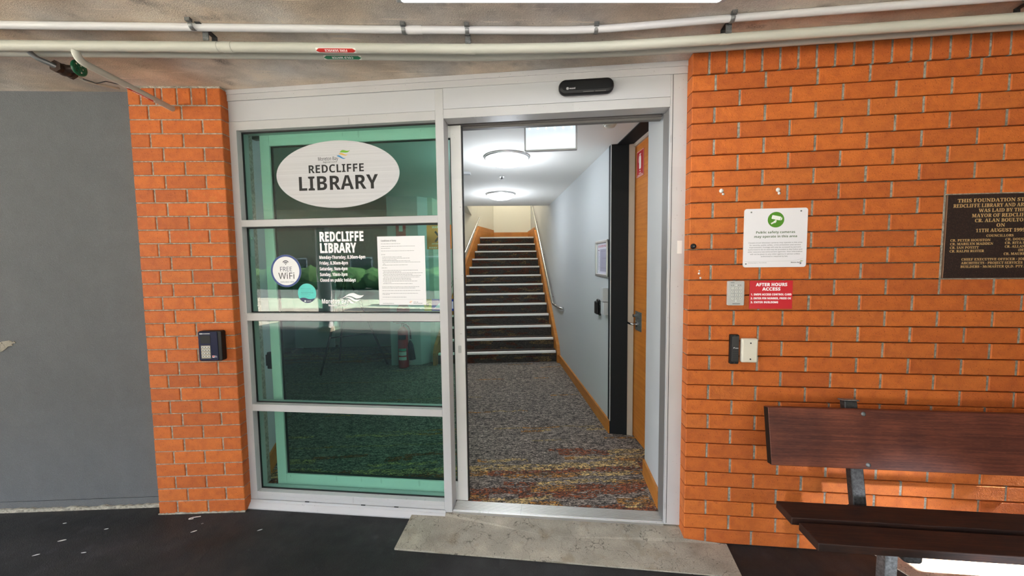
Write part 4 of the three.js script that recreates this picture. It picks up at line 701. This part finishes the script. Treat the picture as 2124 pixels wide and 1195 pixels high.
{
  const t = thing('memorial_plaque', RW, [1.518, 1.766, 0], 'dark bronze foundation plaque with raised gold lettering on the brick wall', 'plaque');
  const hw = 0.25, hh = 0.216;
  part('surround', bx(-hw - 0.008, hw + 0.008, -hh - 0.006, hh + 0.006, 0.0005, 0.003), M.mortarR, t, 'mortar surround');
  part('plate', bx(-hw, hw, -hh, hh, 0, 0.012, 0.002), M.brass, t);
  const PX = 4000, tex = canvasTex(2000, 1728, (x, W, H) => {
    x.fillStyle = '#2c1c17'; x.fillRect(0, 0, W, H); const r = mulberry(3); for (let i = 0; i < 16000; i++) { const v = r(); x.fillStyle = v > 0.5 ? 'rgba(96,66,52,0.4)' : 'rgba(14,8,6,0.45)'; x.beginPath(); x.ellipse(r() * W, r() * H, 3 + r() * 9, 2 + r() * 5, r() * 3, 0, 7); x.fill(); }
    x.fillStyle = '#e2bc7e'; const c = (s, y, cap, w) => fit(x, s, 1000 - w / 2, 1000 + w / 2, y, cap, 'bold', 'serif');
    c('THIS FOUNDATION STONE OF', 156, 72, 1640); c('REDCLIFFE LIBRARY AND ART GALLERY', 262, 72, 1790); c('WAS LAID BY THE', 364, 70, 840); c('MAYOR OF REDCLIFFE', 468, 70, 1080); c('CR. ALAN BOULTON', 570, 70, 960); c('ON', 670, 68, 160); c('11TH AUGUST 1999', 776, 70, 900); c('COUNCILLORS', 876, 48, 500);
    const l = (s, a, b, y) => fit(x, s, a, b, y, 48, 'bold', 'serif');
    l('CR. PETER HOUSTON', 88, 836, 964); l('CR. MARILYN MADDEN', 88, 890, 1040); l('CR. IAN POYITT', 88, 630, 1116); l('CR. RALPH RUITER', 88, 730, 1190); l('CR. DOUG', 1102, 1450, 956); l('CR. RITA SM', 1100, 1530, 1030); l('CR. ALLAN', 1100, 1470, 1106); l('(DEPUTY)', 1350, 1640, 1180); l('CR. MAUREEN', 1090, 1580, 1256);
    l('CHIEF EXECUTIVE OFFICER - JOHN', 318, 1560, 1364); l('ARCHITECTS - PROJECT SERVICES', 318, 1450, 1440); l('BUILDERS - McMASTER QLD. PTY. LTD.', 312, 1660, 1516);
  });
  part('print', face(-hw + 0.002, hw - 0.002, -hh + 0.002, hh - 0.002, 0.0124), printed(tex, 0.55, { metalness: 0.1 }), t, 'gold lettering on a pitted dark ground');
}
// ---------------------------------------------------------------- inside fittings
const CORR = new Frame(xA(-3.44), -3.44, -Math.PI / 2 + 0.0135);   // looks along the corridor wall: s runs inward, n points into the corridor
{
  const F = { at: (s, y, n) => V(xA(-3.44 - s) - n, y, -3.44 - s), a: Math.PI / 2 - 0.0135 };
  // local x of things on this wall runs toward the viewer's right, that is outward along +z
  const put = (name, s, y, label, cat) => { const o = new THREE.Group(); o.name = numbered(name); o.position.copy(F.at(s, y, 0)); o.rotation.y = -Math.PI / 2 - 0.0135; scene.add(o); return tag(o, label, cat); };
  const p = put('evacuation_plan', 0.275, 1.688, 'framed evacuation plan on the corridor wall', 'notice');
  part('frame', [bx(-0.215, 0.215, 0.15, 0.177, 0, 0.018, 0.006), bx(-0.215, 0.215, -0.177, -0.15, 0, 0.018, 0.006), bx(-0.215, -0.19, -0.177, 0.177, 0, 0.018, 0.006), bx(0.19, 0.215, -0.177, 0.177, 0, 0.018, 0.006)], M.alu, p, 'rounded silver snap frame');
  part('print', face(-0.192, 0.192, -0.152, 0.152, 0.004), printed(canvasTex(768, 608, (x, W, H) => { x.fillStyle = '#d4d2e2'; x.fillRect(0, 0, W, H); x.fillStyle = '#b03a4a'; fit(x, 'EVACUATION PLAN', 60, 708, 86, 44); x.fillStyle = '#a8a6bd'; x.fillRect(250, 120, 470, 440); x.strokeStyle = '#77758a'; x.lineWidth = 6; x.strokeRect(290, 160, 390, 330); x.beginPath(); x.moveTo(420, 160); x.lineTo(420, 490); x.moveTo(420, 300); x.lineTo(680, 300); x.stroke(); x.fillStyle = '#8c6a80'; x.fillRect(50, 130, 150, 20); x.fillStyle = '#6f6d82'; for (let i = 0; i < 14; i++) x.fillRect(50, 180 + i * 26, 100 + (i * 37) % 60, 7); }), 0.3), p);
  const c = put('door_control_box', 0.13, 1.28, 'white door control box above the black reader on the corridor wall', 'control box');
  part('cover', [bx(-0.05, 0.05, 0.0, 0.13, 0, 0.05, 0.004), bx(-0.05, 0.05, -0.125, -0.004, 0, 0.045, 0.004)], M.white2, c); parts('vent', Array.from({ length: 5 }, (_, i) => bx(-0.052, -0.048, 0.02 + i * 0.018, 0.028 + i * 0.018, 0.01, 0.04)), M.black, c);
  const k = put('black_wall_reader', 0.36, 1.198, 'black handset unit left of the white door control box', 'reader');
  part('case', bx(-0.06, 0.06, -0.078, 0.078, 0, 0.02, 0.006), M.black, k); part('grip', [bx(-0.05, 0.05, -0.07, 0.06, 0.02, 0.045, 0.01)], M.black, k); part('cable', bent([V(0.06, 0.03, 0.015), V(0.12, 0.03, 0.02), V(0.16, 0.06, 0.02)], 0.004, 0.02, 8), M.gasket, k);
  const e = new THREE.Group(); e.name = numbered('extinguisher_sign'); e.position.set(1.2515, 2.49, -3.266); e.rotation.y = -Math.PI / 2; scene.add(e); tag(e, 'red fire extinguisher sign high on the varnished side door', 'sign');
  part('plate', bx(-0.078, 0.078, -0.11, 0.11, 0, 0.003), M.red, e);
  part('print', face(-0.0775, 0.0775, -0.1095, 0.1095, 0.0033), printed(canvasTex(384, 542, (x, W, H) => { x.fillStyle = '#b8141c'; x.fillRect(0, 0, W, H); x.strokeStyle = '#f0e4e0'; x.lineWidth = 9; x.strokeRect(8, 8, W - 16, H - 16); x.fillStyle = '#f2efe9'; x.beginPath(); x.roundRect(142, 110, 100, 270, 30); x.fill(); x.fillRect(176, 70, 36, 44); x.fillRect(150, 66, 90, 16); x.strokeStyle = '#f2efe9'; x.lineWidth = 14; x.beginPath(); x.moveTo(150, 84); x.quadraticCurveTo(96, 120, 112, 240); x.stroke(); x.beginPath(); x.moveTo(192, 440); x.lineTo(160, 405); x.lineTo(224, 405); x.fill(); fit(x, 'FIRE', 130, 254, 484, 26); fit(x, 'EXTINGUISHER', 50, 334, 520, 24); })), e);
}
{
  const t = thing('fire_extinguisher', INT, [-1.447, 0.045, -5.93], 'red fire extinguisher with a black discharge horn against the white wall stub', 'extinguisher');
  part('cylinder', new THREE.LatheGeometry([[0.0005, 0], [0.07, 0], [0.078, 0.01], [0.08, 0.02], [0.08, 0.53], [0.076, 0.57], [0.06, 0.61], [0.032, 0.635], [0.022, 0.645], [0.0005, 0.647]].map(([a, b]) => new THREE.Vector2(a, b)), 36), M.red, t);
  const lab = (y0, y1, m, n) => part(n, new THREE.CylinderGeometry(0.0806, 0.0806, y1 - y0, 24, 1, true, -0.8, 1.6).translate(0, (y0 + y1) / 2, 0), m, t);
  lab(0.45, 0.52, M.black, 'band'); lab(0.2, 0.26, M.labelWhite, 'label'); lab(0.13, 0.18, M.labelWhite, 'label'); lab(0.27, 0.31, std(lin(0.05, 0.35, 0.22), 0.5), 'tag_label');
  part('valve', [cyl(0.018, 0.018, 0.05, 14).translate(0, 0.665, 0), bx(-0.10, 0.03, 0.685, 0.70, -0.012, 0.012, 0.004), bx(-0.09, 0.03, 0.715, 0.728, -0.012, 0.012, 0.004).rotateZ(0.08)], M.darkSteel, t, 'black carrying handle and lever');
  part('hose', tube([V(0.02, 0.67, 0.01), V(0.07, 0.67, 0.03), V(0.115, 0.6, 0.03), V(0.125, 0.45, 0.03)], 0.011, 24, 0.5), M.black, t);
  part('horn', new THREE.LatheGeometry([[0.013, 0.46], [0.03, 0.42], [0.04, 0.38], [0.05, 0.16], [0.044, 0.16]].map(([a, b]) => new THREE.Vector2(a, b)), 24).rotateZ(0.1).translate(0.16, -0.03, 0.03), M.black, t, 'black discharge horn');
  const s = thing('extinguisher_location_sign', INT, [-1.46, 2.19, -6.058], 'red square sign on the white wall stub above the extinguisher', 'sign');
  part('plate', bx(-0.075, 0.075, -0.11, 0.11, 0, 0.004), M.red, s); part('pictogram', [bx(-0.03, 0.03, -0.03, 0.08, 0.004, 0.006, 0.001)], M.labelWhite, s);
  const r = thing('round_extinguisher_sign', INT, [-1.46, 0.93, -6.058], 'dark red round sign just above the fire extinguisher', 'sign');
  part('plate', cyl(0.1, 0.1, 0.006, 32).rotateX(Math.PI / 2).translate(0, 0, 0.003), M.red, r);
  const e = thing('easel', INT, [-2.3, 0.045, -6.05], 'black three legged easel standing in the dim lobby', 'easel');
  const apex = V(-0.02, 1.5, 0); for (const f of [V(-0.27, 0, 0.46), V(0.55, 0, -0.07), V(-0.34, 0, -0.40)]) part('leg', tube([f, f.clone().lerp(apex, 0.5), apex], 0.016, 6), M.black, e);
  part('crossbar', tube([V(-0.18, 0.52, 0.30), V(0.36, 0.52, -0.05)], 0.01, 4), M.black, e); part('head', new THREE.SphereGeometry(0.03, 12, 8).translate(-0.02, 1.5, 0), M.black, e);
  const d = thing('display_board', INT, [-3.4, 0.045, -7.25], 'pale free standing display board at the back of the dim lobby', 'display board');
  part('panel', bx(-0.36, 0.36, 0.06, 1.3, -0.02, 0.02, 0.004), M.wall, d); for (const k of [-0.33, 0.33]) part('foot', bx(k - 0.02, k + 0.02, 0, 0.06, -0.18, 0.18, 0.004), M.darkSteel, d);
}

// ---------------------------------------------------------------- bench by the right wall
{
  const t = thing('bench', RW, [0, 0, 0], 'dark weathered timber slat bench on steel posts against the right brick wall', 'bench');
  const back = bx(0.36, 3.0, -0.147, 0.147, -0.02, 0.02, 0.004); back.rotateX(-0.183); back.translate(0, 0.737, 0.158); part('back_slat', back, M.bench, t, 'wide red brown backrest board');
  const end = bx(0.3585, 0.3612, -0.144, 0.144, -0.018, 0.018); end.rotateX(-0.183); end.translate(0, 0.737, 0.158); part('end_grain', end, matt(lin(0.02, 0.012, 0.008), 0.8, 0.3), t, 'dark end grain of the backrest');
  part('seat_slat', uvm(bx(0.366, 3.0, 0.392, 0.43, 0.24, 0.372, 0.005)), M.seat, t); part('seat_slat', uvm(bx(0.378, 3.0, 0.392, 0.43, 0.404, 0.54, 0.005), 0.4, 0.2), M.seat, t);
  for (const s of [0.787, 2.5]) {
    const post = bx(-0.031, 0.031, -0.32, 0.215, -0.02, 0.02, 0.006); post.rotateX(-0.183); post.translate(s, 0.70, 0.132); const po = part('post', post, M.darkSteel, t, 'inclined galvanised steel post');
    const cap = bx(-0.036, 0.036, 0.215, 0.222, -0.026, 0.026, 0.003); cap.rotateX(-0.183); cap.translate(s, 0.70, 0.132); part('cap', cap, M.galv, po);
    part('seat_bar', bx(s - 0.036, s + 0.036, 0.335, 0.391, 0.16, 0.505, 0.014), M.darkSteel, t, 'square steel seat support bar');
    part('leg', bx(s - 0.026, s + 0.026, 0, 0.34, 0.345, 0.397, 0.004), M.galv, t, 'galvanised steel leg'); part('foot_plate', bx(s - 0.05, s + 0.05, 0, 0.008, 0.32, 0.425, 0.002), M.galv, t);
    const bolts = [[0.125, 0.842], [-0.125, 0.602]].map(([d]) => { const g = new THREE.SphereGeometry(0.0115, 14, 8, 0, Math.PI * 2, 0, Math.PI / 2); g.scale(1, 0.5, 1); g.rotateX(Math.PI / 2); g.translate(s + 0.03, d, 0.02); g.rotateX(-0.183); g.translate(0, 0.737, 0.158); return g; });
    parts('bolt', bolts, M.galv, t, 'domed coach bolts');
  }
}
// ---------------------------------------------------------------- scraps on the paving
{
  const scrap = (x, z, l, a, kind, label) => {
    const s = new THREE.Shape();
    if (kind === 'ring') { s.absellipse(0, 0, l, l * 0.5, 0, 7); const h = new THREE.Path(); h.absellipse(0, 0, l * 0.68, l * 0.26, 0, 7); s.holes.push(h); }
    else if (kind === 'hook') { s.moveTo(-l, 0); s.quadraticCurveTo(-l * 0.9, l * 0.5, 0, l * 0.35); s.lineTo(l * 1.2, l * 0.25); s.lineTo(l * 1.2, l * 0.1); s.lineTo(0, l * 0.16); s.quadraticCurveTo(-l * 0.7, l * 0.3, -l * 0.7, 0); s.quadraticCurveTo(-l * 0.7, -l * 0.2, 0, -l * 0.1); s.lineTo(0, -l * 0.3); s.quadraticCurveTo(-l, -l * 0.4, -l, 0); }
    else { s.moveTo(-l, 0); s.quadraticCurveTo(0, l * 0.55, l, 0.1 * l); s.quadraticCurveTo(l * 0.1, -l * 0.3, -l, 0); }
    const g = plate(s, 0.0022, 0.0005, 10); g.rotateX(-Math.PI / 2); g.rotateY(a); g.translate(0, 0.0002, 0);
    const o = thing('leaf_scrap', INT, [x, 0, z], label, 'litter', 'pale scraps on the paving'); part('scrap', g, M.labelWhite, o);
  };
  scrap(-2.01, -2.50, 0.03, 0.25, 'hook', 'pale hook shaped scrap nearest the foot of the brick pier');
  scrap(-1.925, -2.432, 0.02, 0.4, 'ring', 'pale ring shaped scrap in front of the brick pier');
  scrap(-1.91, -2.367, 0.016, 0.5, 'leaf', 'small oval pale scrap below the ring shaped one');
  scrap(-1.50, -2.355, 0.014, 0.4, 'leaf', 'small curved white scrap below the left end of the sill');
  scrap(-2.66, -2.333, 0.02, 0.3, 'leaf', 'long white scrap in front of the grey wall');
  scrap(-2.68, -2.219, 0.016, 0.4, 'leaf', 'white scrap at the bottom left of the paving nearest the camera');
  scrap(-2.42, -2.222, 0.013, 0.1, 'leaf', 'tiny white scrap in the middle of the left paving');
  scrap(-2.49, -2.424, 0.011, 0.3, 'leaf', 'tiny white scrap midway between the grey wall and the pier');
  scrap(-2.82, -2.497, 0.010, 0.2, 'leaf', 'tiny white scrap close to the foot of the grey wall');
  for (const [s, n, l, a] of [[0.93, 0.22, 0.045, 0.4], [1.02, 0.19, 0.04, 0.2]]) {
    const sh = new THREE.Shape(); sh.moveTo(-l, 0); sh.quadraticCurveTo(0, l * 0.45, l, 0); sh.quadraticCurveTo(0, -l * 0.3, -l, 0); const g = plate(sh, 0.003, 0.0008, 10); g.rotateX(-Math.PI / 2); g.rotateY(a);
    const o = thing('dry_leaf', RW, [s, 0, n], s < 1 ? 'dry brown leaf on the paving beside the bench leg' : 'dry straw coloured leaf under the bench seat', 'leaf', 'dry leaves under the bench'); part('blade', g, std(s < 1 ? lin(0.09, 0.05, 0.03) : lin(0.5, 0.36, 0.18), 0.8), o);
  }
}
// ---------------------------------------------------------------- the street behind the viewer, seen only in the glass, and unseen lamp and walls
tag(part('road', prism([[-9, 3.6], [40, 3.6], [40, 60], [-60, 60], [-60, 11], [-9, 11]], -0.2, -0.05), std(lin(0.1, 0.1, 0.1), 0.9, { map: grainTex }), scene), 'dark sunlit road and yard in front of the covered entrance', 'road', null, 'structure');
tag(part('pavement', [prism([[-60, -8], [-9, -8], [-9, 11], [-60, 11]], -0.14, -0.02), bx(-9, 40, -0.14, -0.02, 6.6, 7.1), bx(-9, 40, -0.14, -0.02, 8.0, 8.5), bx(-9, 40, -0.14, -0.02, 9.2, 11)], std(lin(0.62, 0.62, 0.6), 0.9, { map: rampTex }), scene), 'bands of pale sunlit concrete in front of the covered entrance', 'ground', null, 'structure');  // left field is out of view, placed to bounce sun up to the soffit
tag(part('side_pavement', bx(6.2, 14, -0.14, 0, -8, 3.6), M.floor, scene), 'paved yard right of the covered entrance', 'ground', null, 'structure');
{
  const t = thing('unseen_floodlight', RW, [2.0, 0, 2.7], 'low floodlight out of view, standing in for an unidentified source that lights the bricks behind the bench', 'floodlight');  // unseen lamp, placed to light the bricks between bench seat and backrest
  part('base', cyl(0.07, 0.09, 0.03, 24).translate(0, 0.015, 0), M.black, t); part('stalk', cyl(0.015, 0.015, 0.22, 12).translate(0, 0.14, 0), M.black, t);
  part('head', cyl(0.06, 0.05, 0.11, 24).rotateX(Math.PI / 2).translate(0, 0.28, 0.07), M.black, t);
  part('lens', cyl(0.052, 0.052, 0.004, 24).rotateX(Math.PI / 2).translate(0, 0.28, 0.012), std(0xffffff, 0.4, { emissive: lin(1, 0.93, 0.86), emissiveIntensity: 1.5 }), t);
  const l = new THREE.SpotLight(0xf2f6ff, UNSEEN_FLOOD, 0, 0.18, 1, 2); l.position.copy(RW.at(1.985, 0.28, 2.65)); l.target.position.copy(RW.at(0.98, 0.26, 0)); l.castShadow = true; l.shadow.radius = 3; scene.add(l, l.target);
}
tag(part('wall_unseen_front', bx(3.1, 6.1, 0, 2.786, 1.2, 3.6), M.grey, scene), 'unseen grey wall behind the viewer on the right, placed to darken the right brick wall', 'wall', null, 'structure');  // out of view, keeps sky light off the right side
tag(part('wall_unseen_side', bx(6.1, 6.3, 0, 3.4, -8, 3.6), M.grey, scene), 'unseen grey wall beyond the right end of the bench, placed to block side skylight', 'wall', null, 'structure');  // out of view, cuts the low sky while the sun passes over it
{
  const col = (x, z, label) => { const t = thing('column', INT, [x, 0, z], label, 'column', null, 'structure'); part('shaft', cyl(0.16, 0.16, 2.786, 24).translate(0, 1.393, 0), M.white2, t); part('foot_ring', cyl(0.2, 0.2, 0.1, 24).translate(0, 0.05, 0), M.ramp, t); };
  col(-1.1, 3.3, 'round column at the open edge behind the viewer'); col(-6.2, 3.3, 'round column at the far left of the open edge');
  const house = thing('house', INT, [-3, 0, 21], 'low brown house across the forecourt', 'house');
  part('wall', bx(-50, 25, 0, 5.6, 0, 0.3), std(lin(0.2, 0.15, 0.11), 0.9), house); part('roof', prism([[-51, -1], [26, -1], [26, 4], [-51, 4]], 5.6, 8.0), std(lin(0.16, 0.11, 0.08), 0.9), house);
  for (const x of [-33, -27, -21, -15, -9, -3, 3, 9]) { const w = part('window', bx(x - 1, x + 1, 1, 2.2, -0.05, 0.02), M.white2, house); part('pane', bx(x - 0.9, x + 0.9, 1.1, 2.1, -0.07, -0.04), std(lin(0.03, 0.035, 0.04), 0.1), w); }
  const r = mulberry(2), list = []; for (let i = 0; i < 130; i++) { const g = new THREE.IcosahedronGeometry(0.5 + r() * 0.4, 1); const p = g.attributes.position; const q = mulberry(i); for (let k = 0; k < p.count; k++) { const w = 0.85 + 0.3 * NZ(1, p.getX(k) * 6 + i, p.getY(k) * 6 + p.getZ(k) * 4); p.setXYZ(k, p.getX(k) * w, p.getY(k) * w, p.getZ(k) * w); } g.computeVertexNormals(); g.translate(-44 + i * 0.42, 0.45 + r() * 0.4, 17.5 + r() * 0.8); list.push(g); }
  top('hedge', list, std(lin(0.03, 0.08, 0.02), 0.9), 'clipped green hedge along the forecourt', 'hedge', null, 'stuff');
}
scene.traverse((o) => { if (o.isMesh) o.castShadow = o.receiveShadow = true; });
renderer.render(scene, camera);
